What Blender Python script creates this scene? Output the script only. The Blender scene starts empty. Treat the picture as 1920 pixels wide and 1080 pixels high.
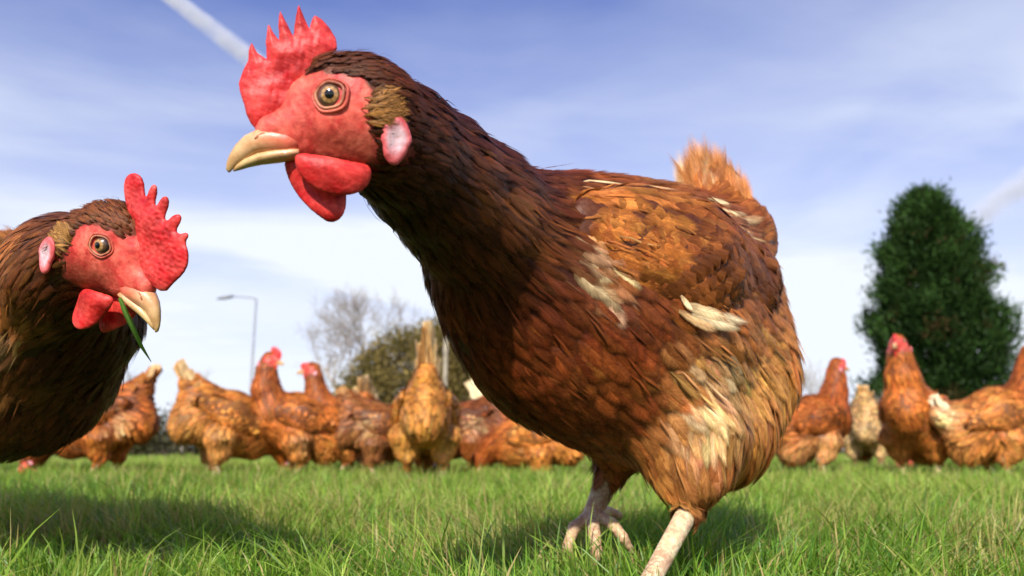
import bpy, math, random
import numpy as np
from mathutils import Vector, Matrix

scene = bpy.context.scene
rad = math.radians
FPX = 1500.0            # focal length in pixels of a 1920 px wide frame
CAMH = 0.09
PITCH = math.atan(308.0 / FPX)

# ------------------------------------------------------------------ camera
cam_d = bpy.data.cameras.new('camera')
cam = bpy.data.objects.new('camera', cam_d)
scene.collection.objects.link(cam)
cam.location = (0, 0, CAMH)
cam.rotation_euler = (math.pi / 2 + PITCH, 0, 0)
cam_d.sensor_width = 36
cam_d.lens = 36 * FPX / 1920
cam_d.clip_start = 0.02
cam_d.clip_end = 6000
cam_d.dof.use_dof = True
cam_d.dof.focus_distance = 0.43
cam_d.dof.aperture_fstop = 11
scene.camera = cam

# ------------------------------------------------------------------ world and sun
SUN_EL, SUN_AZ = rad(36), rad(191)      # azimuth measured clockwise from +Y
sun_dir = Vector((math.cos(SUN_EL) * math.sin(SUN_AZ), math.cos(SUN_EL) * math.cos(SUN_AZ), math.sin(SUN_EL)))
sd = bpy.data.lights.new('sun', 'SUN')
sd.energy = 4.9
sd.angle = rad(1.2)
sd.color = (1.0, 0.94, 0.84)
so = bpy.data.objects.new('sun', sd)
scene.collection.objects.link(so)
so.rotation_euler = (-sun_dir).to_track_quat('-Z', 'Y').to_euler()

scene.view_settings.view_transform = 'Standard'
scene.view_settings.look = 'None'
scene.view_settings.exposure = 0.27
scene.view_settings.gamma = 1.0
scene.render.engine = 'CYCLES'
scene.cycles.use_denoising = True
scene.cycles.max_bounces = 6
scene.cycles.diffuse_bounces = 3
scene.cycles.glossy_bounces = 2
scene.cycles.transmission_bounces = 3
scene.cycles.transparent_max_bounces = 24
scene.cycles.volume_bounces = 1


class NT:
    """small node-tree helper"""
    def __init__(self, tree):
        self.t = tree
        self.t.nodes.clear()

    def n(self, typ, **kw):
        nd = self.t.nodes.new(typ)
        for k, v in kw.items():
            if k.startswith('i_'):
                key = k[2:]
                key = int(key) if key.isdigit() else key.replace('_', ' ')
                self.set(nd.inputs[key], v)
            else:
                setattr(nd, k, v)
        return nd

    def set(self, sock, v):
        if isinstance(v, bpy.types.NodeSocket):
            self.t.links.new(v, sock)
        elif isinstance(v, bpy.types.Node):
            self.t.links.new(v.outputs[0], sock)
        else:
            sock.default_value = v

    def m(self, op, a, b=None, c=None, clamp=False):
        nd = self.t.nodes.new('ShaderNodeMath')
        nd.operation = op
        nd.use_clamp = clamp
        for i, x in enumerate((a, b, c)):
            if x is not None:
                self.set(nd.inputs[i], x)
        return nd.outputs[0]

    def mix(self, f, a, b, blend='MIX'):
        nd = self.t.nodes.new('ShaderNodeMix')
        nd.data_type = 'RGBA'
        nd.blend_type = blend
        self.set(nd.inputs[0], f)
        self.set(nd.inputs[6], a)
        self.set(nd.inputs[7], b)
        return nd.outputs[2]

    def ramp(self, x, lo, hi, a=0.0, b=1.0):
        nd = self.t.nodes.new('ShaderNodeMapRange')
        nd.interpolation_type = 'SMOOTHSTEP'
        self.set(nd.inputs[0], x)
        for i, v in ((1, lo), (2, hi), (3, a), (4, b)):
            self.set(nd.inputs[i], v)
        return nd.outputs[0]


world = bpy.data.worlds.new('World')
scene.world = world
world.use_nodes = True
w = NT(world.node_tree)
sky = w.n('ShaderNodeTexSky', sky_type='NISHITA', sun_disc=False, sun_elevation=SUN_EL, sun_rotation=SUN_AZ,
          air_density=1.0, dust_density=0.6, ozone_density=3.0)
tc = w.n('ShaderNodeTexCoord')
sep = w.n('ShaderNodeSeparateXYZ', i_0=tc.outputs['Generated'])
X, Y, Z = sep.outputs
den = w.m('ADD', w.m('MAXIMUM', Z, 0.0), 0.12)
cx = w.m('DIVIDE', X, den)
cy = w.m('DIVIDE', Y, den)
comb = w.n('ShaderNodeCombineXYZ', i_0=w.m('MULTIPLY_ADD', cy, 0.35, w.m('MULTIPLY', cx, 0.38)),
           i_1=w.m('MULTIPLY_ADD', cx, -0.3, w.m('MULTIPLY', cy, 0.95)), i_2=3.7)
n1 = w.n('ShaderNodeTexNoise', i_Vector=comb.outputs[0], i_Scale=0.85, i_Detail=7.0, i_Roughness=0.52, i_Distortion=0.5)
comb2 = w.n('ShaderNodeCombineXYZ', i_0=w.m('MULTIPLY_ADD', X, 1.6, w.m('MULTIPLY', Z, -0.8)), i_1=w.m('MULTIPLY', Z, 5.0), i_2=Y)
n2 = w.n('ShaderNodeTexNoise', i_Vector=comb2.outputs[0], i_Scale=1.5, i_Detail=5.0, i_Roughness=0.5, i_Distortion=0.3)
hor = w.ramp(Z, 0.02, 0.58, 1.0, 0.0)           # whiter towards the horizon
hor2 = w.m('POWER', hor, 1.0)
wisps = w.ramp(n1.outputs[0], 0.44, 0.70)
soft = w.ramp(n2.outputs[0], 0.38, 0.68)
mask = w.m('ADD', w.m('MULTIPLY', wisps, 0.85), w.m('MULTIPLY', soft, 0.30))
mask = w.m('ADD', w.m('MULTIPLY', mask, w.m('ADD', hor, 0.22)), w.m('MULTIPLY', w.m('POWER', hor2, 0.85), 0.84))
mask = w.m('MINIMUM', mask, 0.97)
tint = w.mix(1.0, sky.outputs[0], (0.66, 0.79, 1.45, 1), 'MULTIPLY')
skyc = w.mix(mask, tint, (8.0, 8.5, 9.3, 1))
bg = w.n('ShaderNodeBackground', i_Color=skyc, i_Strength=0.098)
w.n('ShaderNodeOutputWorld', i_0=bg.outputs[0])

# ------------------------------------------------------------------ helpers
COL = scene.collection
cF = np.array([0, math.cos(PITCH), math.sin(PITCH)])
cU = np.array([0, -math.sin(PITCH), math.cos(PITCH)])
cR = np.array([1.0, 0, 0])
cO = np.array([0, 0, CAMH])


def P(px, py, d):
    return cO + d * (cF + (px - 960) / FPX * cR + (540 - py) / FPX * cU)


def ground_at(px, d):
    """ground point at distance d straight ahead, in the column px"""
    return np.array([(px - 960) / FPX * d * 1.0, d, 0.0])


def nrm(v):
    v = np.asarray(v, float)
    return v / np.maximum(np.linalg.norm(v, axis=-1, keepdims=True), 1e-9)


def tag(o, label=None, cat=None, group=None, kind=None):
    if label: o['label'] = label
    if cat: o['category'] = cat
    if group: o['group'] = group
    if kind: o['kind'] = kind
    return o


def link(o, parent=None):
    COL.objects.link(o)
    if parent is not None:
        o.parent = parent
    return o


def empty(name, loc, label, cat, group=None):
    o = bpy.data.objects.new(name, None)
    o.empty_display_size = 0.05
    o.location = loc
    link(o)
    return tag(o, label, cat, group)


def np_mesh(name, V, faces, cols=None, fuv=None, smooth=True):
    """faces: int array (n,4) or (n,3)"""
    me = bpy.data.meshes.new(name)
    V = np.ascontiguousarray(V, dtype=np.float32)
    F = np.ascontiguousarray(faces, dtype=np.int32)
    k = F.shape[1]
    me.vertices.add(len(V))
    me.vertices.foreach_set('co', V.ravel())
    me.loops.add(F.size)
    me.loops.foreach_set('vertex_index', F.ravel())
    me.polygons.add(len(F))
    me.polygons.foreach_set('loop_start', np.arange(0, F.size, k, dtype=np.int32))
    me.polygons.foreach_set('loop_total', np.full(len(F), k, dtype=np.int32))
    me.polygons.foreach_set('use_smooth', np.full(len(F), smooth, dtype=bool))
    if cols is not None:
        a = me.attributes.new('col', 'FLOAT_COLOR', 'POINT')
        c4 = np.ones((len(V), 4), np.float32)
        c4[:, :3] = cols
        a.data.foreach_set('color', c4.ravel())
    if fuv is not None:
        a = me.attributes.new('fuv', 'FLOAT_VECTOR', 'POINT')
        a.data.foreach_set('vector', np.ascontiguousarray(fuv, dtype=np.float32).ravel())
    me.update(calc_edges=True)
    me.validate()
    return me


def mobj(name, me, mat, parent=None):
    o = bpy.data.objects.new(name, me)
    me.materials.append(mat)
    return link(o, parent)


# ------------------------------------------------------------------ materials
def mat_new(name):
    m = bpy.data.materials.new(name)
    m.use_nodes = True
    return m, NT(m.node_tree)


def out(t, sh):
    t.n('ShaderNodeOutputMaterial', i_0=sh)


def feather_mat(name, frayed):
    m, t = mat_new(name)
    ca = t.n('ShaderNodeAttribute', attribute_name='col')
    fa = t.n('ShaderNodeAttribute', attribute_name='fuv')
    s = t.n('ShaderNodeSeparateXYZ', i_0=fa.outputs['Vector'])
    u, v, r = s.outputs
    au = t.m('ABSOLUTE', u)
    b = t.m('SUBTRACT', t.m('MULTIPLY', v, 1.0), t.m('MULTIPLY', au, 0.28))
    cv = t.n('ShaderNodeCombineXYZ', i_0=t.m('MULTIPLY', b, 26.0), i_1=t.m('MULTIPLY', u, 1.3), i_2=t.m('MULTIPLY', r, 91.0))
    nz = t.n('ShaderNodeTexNoise', i_Vector=cv.outputs[0], i_Scale=1.0, i_Detail=2.5, i_Roughness=0.65)
    cv2 = t.n('ShaderNodeCombineXYZ', i_0=t.m('MULTIPLY', v, 2.2), i_1=t.m('MULTIPLY', u, 1.1), i_2=t.m('MULTIPLY', r, 47.0))
    nz2 = t.n('ShaderNodeTexNoise', i_Vector=cv2.outputs[0], i_Scale=1.0, i_Detail=1.0)
    k = t.ramp(nz.outputs[0], 0.25, 0.75, 0.72, 1.28)
    k2 = t.ramp(nz2.outputs[0], 0.3, 0.7, 0.75, 1.25)
    k = t.m('MULTIPLY', k, k2)
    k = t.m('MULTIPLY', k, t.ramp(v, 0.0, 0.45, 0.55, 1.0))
    edge = t.ramp(t.m('MAXIMUM', au, t.m('MULTIPLY', v, 0.98)), 0.62, 1.0, 1.0, 1.15)
    k = t.m('MULTIPLY', k, edge)
    shaft = t.ramp(au, 0.02, 0.10, 1.3, 1.0)
    k = t.m('MULTIPLY', k, shaft)
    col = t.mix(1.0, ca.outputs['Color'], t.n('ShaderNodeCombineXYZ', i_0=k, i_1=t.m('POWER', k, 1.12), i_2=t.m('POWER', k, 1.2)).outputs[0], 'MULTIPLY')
    bmp = t.n('ShaderNodeBump', i_Height=nz.outputs[0], i_Strength=0.25, i_Distance=0.001)
    bs = t.n('ShaderNodeBsdfPrincipled', i_Base_Color=col, i_Roughness=0.48, i_Normal=bmp.outputs[0])
    bs.inputs['Specular IOR Level'].default_value = 0.22
    bs.inputs['Sheen Weight'].default_value = 0.0
    tr = t.n('ShaderNodeBsdfTranslucent', i_Color=col)
    mx = t.n('ShaderNodeMixShader', i_0=0.16, i_1=bs.outputs[0], i_2=tr.outputs[0])
    sh = mx.outputs[0]
    if frayed:
        vt = t.m('MULTIPLY', t.m('MAXIMUM', t.m('SUBTRACT', v, 0.5), 0.0), 2.0)
        tip = t.m('SQRT', t.m('ADD', t.m('MULTIPLY', t.m('MULTIPLY', u, u), 0.8), t.m('MULTIPLY', vt, vt)))
        fb = t.n('ShaderNodeCombineXYZ', i_0=t.m('MULTIPLY', t.m('SUBTRACT', v, t.m('MULTIPLY', au, 0.7)), 34.0), i_1=t.m('MULTIPLY', u, 7.0), i_2=t.m('MULTIPLY', r, 63.0))
        fz = t.n('ShaderNodeTexNoise', i_Vector=fb.outputs[0], i_Scale=1.0, i_Detail=2.0, i_Roughness=0.6)
        e = t.m('ADD', tip, t.m('MULTIPLY', t.m('SUBTRACT', fz.outputs[0], 0.5), 0.7))
        al = t.ramp(e, 0.40, 1.04, 0.0, 1.0)
        tp = t.n('ShaderNodeBsdfTransparent')
        sh = t.n('ShaderNodeMixShader', i_0=al, i_1=sh, i_2=tp.outputs[0]).outputs[0]
    out(t, sh)
    return m


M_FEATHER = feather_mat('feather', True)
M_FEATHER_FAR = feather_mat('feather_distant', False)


def skin_mat():
    m, t = mat_new('hen_skin')
    ca = t.n('ShaderNodeAttribute', attribute_name='col')
    tc = t.n('ShaderNodeTexCoord')
    nz = t.n('ShaderNodeTexNoise', i_Vector=tc.outputs['Object'], i_Scale=420.0, i_Detail=4.0, i_Roughness=0.6)
    n3 = t.n('ShaderNodeTexNoise', i_Vector=tc.outputs['Object'], i_Scale=90.0, i_Detail=3.0)
    vo = t.n('ShaderNodeTexVoronoi', i_Vector=tc.outputs['Object'], i_Scale=330.0)
    k = t.ramp(t.m('ADD', t.m('MULTIPLY', nz.outputs[0], 0.7), n3.outputs[0]), 0.6, 1.15, 0.5, 1.5)
    col = t.mix(1.0, ca.outputs['Color'], t.n('ShaderNodeCombineXYZ', i_0=t.m('POWER', k, 0.6), i_1=k, i_2=k).outputs[0], 'MULTIPLY')
    sc_ = t.n('ShaderNodeSeparateColor', i_0=ca.outputs['Color'])
    leg = t.ramp(t.m('DIVIDE', sc_.outputs[1], t.m('ADD', sc_.outputs[0], 0.001)), 0.58, 0.66)      # scaly shanks are the pale yellow skin
    mp = t.n('ShaderNodeMapping', i_0=tc.outputs['Object'])
    mp.inputs['Scale'].default_value = (150, 150, 260)
    sv = t.n('ShaderNodeTexVoronoi', i_Vector=mp.outputs[0], i_Scale=1.0, i_Randomness=0.55)
    dirt = t.m('MULTIPLY', t.ramp(n3.outputs[0], 0.5, 0.62), leg)
    col = t.mix(t.m('MULTIPLY', dirt, 0.25), col, (0.30, 0.19, 0.09, 1))
    col = t.mix(t.m('MULTIPLY', t.ramp(sv.outputs[0], 0.45, 0.75), t.m('MULTIPLY', leg, 0.28)), col, (0.36, 0.22, 0.10, 1))
    hh = t.m('ADD', t.m('MULTIPLY', nz.outputs[0], 0.8), t.m('MULTIPLY', vo.outputs[0], 0.5))
    hh = t.m('SUBTRACT', hh, t.m('MULTIPLY', t.m('MULTIPLY', sv.outputs[0], leg), 1.6))
    bmp = t.n('ShaderNodeBump', i_Height=hh, i_Strength=0.3, i_Distance=0.0012)
    bs = t.n('ShaderNodeBsdfPrincipled', i_Base_Color=col, i_Roughness=0.5, i_Normal=bmp.outputs[0])
    bs.inputs['Subsurface Weight'].default_value = 0.25
    bs.inputs['Subsurface Radius'].default_value = (0.004, 0.0012, 0.0008)
    bs.inputs['Subsurface Scale'].default_value = 0.6
    bs.inputs['Specular IOR Level'].default_value = 0.35
    out(t, bs.outputs[0])
    return m


M_SKIN = skin_mat()


def plain(name, col, rough=0.5, spec=0.5, coat=0.0, noise=0.0, nscale=60.0, bump=0.0, col2=None):
    m, t = mat_new(name)
    c = (*col, 1)
    bs = t.n('ShaderNodeBsdfPrincipled', i_Roughness=rough)
    if noise > 0 or bump > 0:
        tc = t.n('ShaderNodeTexCoord')
        nz = t.n('ShaderNodeTexNoise', i_Vector=tc.outputs['Object'], i_Scale=nscale, i_Detail=5.0, i_Roughness=0.6)
        c2 = (*(col2 or tuple(x * (1 - noise) for x in col)), 1)
        t.set(bs.inputs['Base Color'], t.mix(t.ramp(nz.outputs[0], 0.3, 0.7), c, c2))
        if bump > 0:
            b = t.n('ShaderNodeBump', i_Height=nz.outputs[0], i_Strength=bump, i_Distance=0.002)
            t.set(bs.inputs['Normal'], b.outputs[0])
    else:
        bs.inputs['Base Color'].default_value = c
    bs.inputs['Specular IOR Level'].default_value = spec
    bs.inputs['Coat Weight'].default_value = coat
    bs.inputs['Coat Roughness'].default_value = 0.05
    out(t, bs.outputs[0])
    return m


M_PUPIL = plain('pupil_black', (0.004, 0.004, 0.004), 0.12, 0.6)

def beak_mat():
    m, t = mat_new('beak_horn')
    ca = t.n('ShaderNodeAttribute', attribute_name='col')
    tc = t.n('ShaderNodeTexCoord')
    nz = t.n('ShaderNodeTexNoise', i_Vector=tc.outputs['Object'], i_Scale=160.0, i_Detail=5.0, i_Roughness=0.65)
    k = t.ramp(nz.outputs[0], 0.3, 0.7, 0.72, 1.15)
    col = t.mix(1.0, ca.outputs['Color'], t.n('ShaderNodeCombineXYZ', i_0=t.m('POWER', k, 0.6), i_1=k, i_2=t.m('POWER', k, 1.3)).outputs[0], 'MULTIPLY')
    b = t.n('ShaderNodeBump', i_Height=nz.outputs[0], i_Strength=0.35, i_Distance=0.001)
    bs = t.n('ShaderNodeBsdfPrincipled', i_Base_Color=col, i_Roughness=0.38, i_Normal=b.outputs[0])
    bs.inputs['Coat Weight'].default_value = 0.12
    out(t, bs.outputs[0])
    return m


M_BEAK = beak_mat()
M_NOSTRIL = plain('nostril_dark', (0.36, 0.13, 0.06), 0.7, 0.2)


def eye_mat():
    m, t = mat_new('eye_iris')
    ca = t.n('ShaderNodeAttribute', attribute_name='col')
    bs = t.n('ShaderNodeBsdfPrincipled', i_Base_Color=ca.outputs['Color'], i_Roughness=0.25)
    bs.inputs['Coat Weight'].default_value = 0.55
    bs.inputs['Coat Roughness'].default_value = 0.03
    out(t, bs.outputs[0])
    return m


M_EYE = eye_mat()


# ------------------------------------------------------------------ distance fields
def prim(p0, r0, p1=None, r1=None, lat=None, sq=1.0, k=0.02, col=(0.2, 0.06, 0.02), skin=None, L=0.02, W=0.009,
         lift=0.12, flow=None, dens=1.0, pt=0.3, bare=False):
    p0 = np.asarray(p0, float)
    p1 = p0 if p1 is None else np.asarray(p1, float)
    r1 = r0 if r1 is None else r1
    if flow is None:
        flow = p1 - p0
    flow = nrm(flow)
    return dict(p0=p0, p1=p1, r0=r0, r1=r1, lat=None if lat is None else nrm(lat), sq=sq, k=k, col=np.array(col, float),
                skin=np.array(skin if skin is not None else np.array(col) * 0.5, float), L=L, W=W, lift=lift, flow=flow,
                dens=0.0 if bare else dens, pt=pt)


def prim_d(q, pts):
    d = q['p1'] - q['p0']
    dd = float(d @ d)
    v = pts - q['p0']
    t = np.clip((v @ d) / dd, 0, 1) if dd > 1e-12 else np.zeros(v.shape[:-1])
    v = v - t[..., None] * d
    if q['lat'] is not None:
        v = v + (v @ q['lat'])[..., None] * q['lat'] * (1 / q['sq'] - 1)
    return np.sqrt((v * v).sum(-1)) - (q['r0'] + (q['r1'] - q['r0']) * t)


class Field:
    def __init__(self, prims, vox):
        self.pr = prims
        lo = np.min([np.minimum(q['p0'] - q['r0'], q['p1'] - q['r1']) for q in prims], axis=0) - vox * 4 - 0.012
        hi = np.max([np.maximum(q['p0'] + q['r0'], q['p1'] + q['r1']) for q in prims], axis=0) + vox * 4 + 0.012
        n = np.ceil((hi - lo) / vox).astype(int) + 1
        self.lo, self.n, self.vox = lo, n, vox
        G = np.full(n, 0.05, np.float32)
        ax = [lo[i] + np.arange(n[i]) * vox for i in range(3)]
        for q in prims:
            mg = q['k'] + 0.03
            a = np.minimum(q['p0'] - q['r0'], q['p1'] - q['r1']) - mg
            b = np.maximum(q['p0'] + q['r0'], q['p1'] + q['r1']) + mg
            i0 = np.clip(np.floor((a - lo) / vox).astype(int), 0, n)
            i1 = np.clip(np.ceil((b - lo) / vox).astype(int) + 1, 0, n)
            sl = tuple(slice(i0[i], i1[i]) for i in range(3))
            g = np.stack(np.meshgrid(*[ax[i][sl[i]] for i in range(3)], indexing='ij'), -1)
            d = prim_d(q, g)
            old = G[sl]
            k = q['k']
            h = np.clip(0.5 + 0.5 * (old - d) / k, 0, 1)
            G[sl] = old * (1 - h) + d * h - k * h * (1 - h)
        self.G = G

    def sample(self, p, G=None):
        G = self.G if G is None else G
        f = np.clip((p - self.lo) / self.vox, 0, self.n - 1.001)
        i = f.astype(int)
        f = f - i
        x, y, z = i[:, 0], i[:, 1], i[:, 2]
        fx, fy, fz = f[:, 0], f[:, 1], f[:, 2]
        r = 0
        for a in (0, 1):
            for b in (0, 1):
                for c in (0, 1):
                    r = r + G[x + a, y + b, z + c] * (fx if a else 1 - fx) * (fy if b else 1 - fy) * (fz if c else 1 - fz)
        return r

    def grad(self, p):
        e = self.vox
        g = np.stack([self.sample(p + np.eye(3)[i] * e) - self.sample(p - np.eye(3)[i] * e) for i in range(3)], -1)
        return nrm(g)

    def surface(self):
        G, lo, vox = self.G, self.lo, self.vox
        S = G < 0
        c = np.zeros(np.array(G.shape) - 1, np.uint8)
        for a in (0, 1):
            for b in (0, 1):
                for d in (0, 1):
                    c += S[a:S.shape[0] - 1 + a, b:S.shape[1] - 1 + b, d:S.shape[2] - 1 + d]
        act = (c > 0) & (c < 8)
        idx = np.full(c.shape, -1, np.int64)
        cells = np.argwhere(act)
        idx[act] = np.arange(len(cells))
        acc = np.zeros((len(cells), 3))
        cnt = np.zeros(len(cells))
        corners = [(a, b, d) for a in (0, 1) for b in (0, 1) for d in (0, 1)]
        vals = {o: G[cells[:, 0] + o[0], cells[:, 1] + o[1], cells[:, 2] + o[2]] for o in corners}
        for o in corners:
            for axn in range(3):
                if o[axn] == 0:
                    o2 = list(o); o2[axn] = 1; o2 = tuple(o2)
                    v0, v1 = vals[o], vals[o2]
                    cr = (v0 < 0) != (v1 < 0)
                    t = np.where(cr, v0 / np.where(cr, v0 - v1, 1), 0)
                    pt = np.tile(np.array(o, float), (len(cells), 1))
                    pt[:, axn] += t
                    acc += pt * cr[:, None]
                    cnt += cr
        V = lo + (cells + acc / cnt[:, None]) * vox
        quads = []
        for axn in range(3):
            sl0 = [slice(None)] * 3; sl1 = [slice(None)] * 3
            sl0[axn] = slice(0, -1); sl1[axn] = slice(1, None)
            s0, s1 = S[tuple(sl0)], S[tuple(sl1)]
            e = np.argwhere(s0 != s1)
            u, v = [(1, 2), (2, 0), (0, 1)][axn]
            e = e[(e[:, u] > 0) & (e[:, v] > 0) & (e[:, u] < c.shape[u]) & (e[:, v] < c.shape[v]) & (e[:, axn] < c.shape[axn])]
            du = np.zeros(3, int); du[u] = 1
            dv = np.zeros(3, int); dv[v] = 1
            q = [e - du - dv, e - dv, e, e - du]
            q = np.stack([idx[a[:, 0], a[:, 1], a[:, 2]] for a in q], -1)
            fl = ~s0[e[:, 0], e[:, 1], e[:, 2]]
            q[fl] = q[fl][:, ::-1]
            quads.append(q)
        Q = np.concatenate(quads)
        return V, Q[(Q >= 0).all(1)]

    def weights(self, p, s=0.006):
        D = np.stack([prim_d(q, p) for q in self.pr], -1)
        D = D - D.min(1, keepdims=True)
        Wt = np.exp(-D / s)
        return Wt / Wt.sum(1, keepdims=True)

    def attr(self, Wt, key):
        return Wt @ np.array([q[key] for q in self.pr])

    def hit(self, o, d, t0=0.0, t1=1.5):
        """march a ray until the surface"""
        d = nrm(d)
        t = t0
        while t < t1:
            p = o + d * t
            if (p > self.lo).all() and (p < self.lo + (self.n - 1) * self.vox).all():
                if self.sample(p[None])[0] < 0:
                    return p
            t += 0.0012
        return None


# ------------------------------------------------------------------ feathers
SH_ROUND = np.array([0.35, 0.80, 1.02, 1.10, 1.05, 0.80])
SH_POINT = np.array([0.40, 0.90, 1.0, 0.90, 0.68, 0.30])


def feathers(rng, p, t, n, L, W, lift, cols, pt, field=None, m=6, base=0.0015, jit=0.0, curl=0.0, h0=None):
    N = len(p)
    s = np.linspace(0, 1, m)
    xs = np.linspace(0, 1, 6)
    prof = np.stack([np.interp(s, xs, SH_ROUND), np.interp(s, xs, SH_POINT)])
    prof = prof[0][None] * (1 - pt[:, None]) + prof[1][None] * pt[:, None]
    V = np.zeros((N, m, 3, 3))
    pos = p.copy()
    t = nrm(t)
    hb = np.full(N, base) if h0 is None else h0
    side0 = nrm(np.cross(n, t))
    tw = rng.normal(0, 0.12, N)
    for j in range(m):
        if j > 0:
            pos = pos + t * (L / (m - 1))[:, None]
            if field is not None:
                d = field.sample(pos)
                n = field.grad(pos)
                want = hb + lift * L * s[j] ** 1.2
                pos = pos - n * np.clip(d - want, -0.012, 0.012)[:, None]
                t = nrm(t - n * (t * n).sum(-1, keepdims=True) * 0.9)
            else:
                t = nrm(t - n * (curl / (m - 1)))
                n = nrm(n - t * (n * t).sum(-1, keepdims=True))
        side = nrm(np.cross(n, t) + n * tw[:, None])
        hw = (W * prof[:, j] * 0.5)[:, None]
        V[:, j, 0] = pos - side * hw - n * hw * 0.32
        V[:, j, 1] = pos
        V[:, j, 2] = pos + side * hw - n * hw * 0.32
    fuv = np.zeros((N, m, 3, 3))
    fuv[..., 0] = np.array([-1, 0, 1])[None, None, :]
    fuv[..., 1] = s[None, :, None]
    fuv[..., 2] = rng.random(N)[:, None, None]
    C = np.repeat(cols[:, None, :], m * 3, 1)
    bi = (np.arange(N) * m * 3)[:, None]
    f = []
    for j in range(m - 1):
        for c in (0, 1):
            a = j * 3 + c
            f.append(np.array([a, a + 1, a + 4, a + 3]))
    F = (bi[:, :, None] + np.array(f)[None]).reshape(-1, 4)
    return V.reshape(-1, 3), F, C.reshape(-1, 3), fuv.reshape(-1, 3)


class Feat:
    def __init__(self):
        self.V, self.F, self.C, self.U, self.n = [], [], [], [], 0

    def add(self, r):
        V, F, C, U = r
        self.V.append(V); self.F.append(F + self.n); self.C.append(C); self.U.append(U)
        self.n += len(V)

    def build(self, name, mat, parent):
        V = np.concatenate(self.V) - np.array(parent.matrix_basis.translation if False else (0, 0, 0))
        me = np_mesh(name, V, np.concatenate(self.F), np.clip(np.concatenate(self.C), 0.001, 0.95), np.concatenate(self.U))
        return mobj(name, me, mat, parent)


def sample_tris(rng, V, Q, wv, n):
    T = np.concatenate([Q[:, [0, 1, 2]], Q[:, [0, 2, 3]]])
    a, b, c = V[T[:, 0]], V[T[:, 1]], V[T[:, 2]]
    ar = np.linalg.norm(np.cross(b - a, c - a), axis=1) * 0.5 * wv[T].mean(1)
    n = int(n)
    i = rng.choice(len(T), n, p=ar / ar.sum())
    r1, r2 = np.sqrt(rng.random(n)), rng.random(n)
    return a[i] * (1 - r1)[:, None] + b[i] * (r1 * (1 - r2))[:, None] + c[i] * (r1 * r2)[:, None]


def lf_noise(p, seed, scale):
    """cheap smooth noise 0..1 from sines"""
    r = np.random.default_rng(seed)
    v = 0
    for i in range(7):
        k = r.normal(0, 1, 3)
        v = v + np.sin(p @ k * scale * (0.6 + 0.25 * i) + r.random() * 6.28)
    return np.clip(0.5 + v / 7.5, 0, 1)


def paint(p, cols, spots):
    cols = cols.copy()
    for c, r, col, st in spots:
        d = np.linalg.norm(p - np.asarray(c), axis=1) / r
        wgt = (st * np.exp(-d ** 2 * 1.2) * (d < 2.4))[:, None]
        cols = cols * (1 - wgt) + np.array(col) * wgt
    return cols


def plumage(rng, fl, V, Q, name, parent, mat, spots=(), cover=3.2, m=6, exclude=None, strands=0, extra=None, var=0.28,
            scale=1.0, seed=3):
    """scatter feathers over a surface so that they overlap like shingles"""
    step = max(1, len(V) // 60000)
    Wt = fl.weights(V)
    dens, Lv, Wv = fl.attr(Wt, 'dens'), fl.attr(Wt, 'L') * scale, fl.attr(Wt, 'W') * scale
    dens = np.where(dens < 0.35, 0, dens)
    if exclude is not None:
        dens = np.where(exclude(V), 0, dens)
    wv = dens / (Lv * Wv)
    T = np.concatenate([Q[:, [0, 1, 2]], Q[:, [0, 2, 3]]])
    ar = np.linalg.norm(np.cross(V[T[:, 1]] - V[T[:, 0]], V[T[:, 2]] - V[T[:, 0]]), axis=1) * 0.5
    N = int((ar * wv[T].mean(1)).sum() * cover)
    fe = Feat()

    def batch(N, Ls, Ws, lj, mm, var, thin):
        p = sample_tris(rng, V, Q, wv, N)
        Wt = fl.weights(p)
        n = fl.grad(p)
        t = Wt @ np.array([q['flow'] for q in fl.pr])
        t = t + rng.normal(0, 0.085, t.shape)
        t = nrm(t - n * (t * n).sum(-1, keepdims=True))
        L = fl.attr(Wt, 'L') * scale * Ls * rng.uniform(0.75, 1.2, N)
        Wd = fl.attr(Wt, 'W') * scale * Ws * rng.uniform(0.8, 1.15, N)
        lift = fl.attr(Wt, 'lift') * rng.uniform(0.4, 1.2, N) * lj
        cols = fl.attr(Wt, 'col')
        cols = paint(p + rng.normal(0, 0.0055, p.shape), cols, spots)
        cl = lf_noise(p, seed, 55.0)[:, None]
        cols = cols * (0.72 + 0.56 * cl)
        g = np.exp(rng.normal(0, var, (N, 1)))
        cols = cols * g * np.exp(rng.normal(0, 0.06, (N, 3)))
        h0 = rng.uniform(0.0004, 0.0022, N) * (1 if not thin else 1.6)
        fe.add(feathers(rng, p, t, n, L, Wd, lift, cols, np.clip(fl.attr(Wt, 'pt'), 0, 1), fl, mm, h0=h0))
    batch(N, 1, 1, 1, m, var, False)
    if strands:
        batch(int(N * strands), 1.0, 0.16, 1.4, 4, var, True)
    if extra:
        for e in extra:
            fe.add(e)
    return fe.build(name, mat, parent)


# ------------------------------------------------------------------ head (local frame: +x beak, +y left, +z up)
K = 4350.0


def H(px, py, wpx=0.0):
    return np.array([(650 - px) / K, wpx / K, (200 - py) / K])


class Frame:
    def __init__(self, o, fwd, up, s=1.0):
        self.o = np.asarray(o, float)
        x = nrm(fwd)
        y = nrm(np.cross(up, x))
        z = np.cross(x, y)
        self.R = np.stack([x, y, z], 1)
        self.s = s

    def w(self, v):
        return self.o + (np.asarray(v) * self.s) @ self.R.T

    def l(self, p):
        return ((p - self.o) @ self.R) / self.s

    def d(self, v):
        return np.asarray(v, float) @ self.R.T


RED = np.array((0.66, 0.075, 0.055))
FACE_POLY = np.array([(480, 225), (512, 190), (528, 152), (552, 141), (590, 143), (640, 146), (674, 150), (690, 176), (693, 212),
                      (688, 248), (700, 272), (700, 300), (650, 318), (560, 315), (480, 300)], float)


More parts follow.
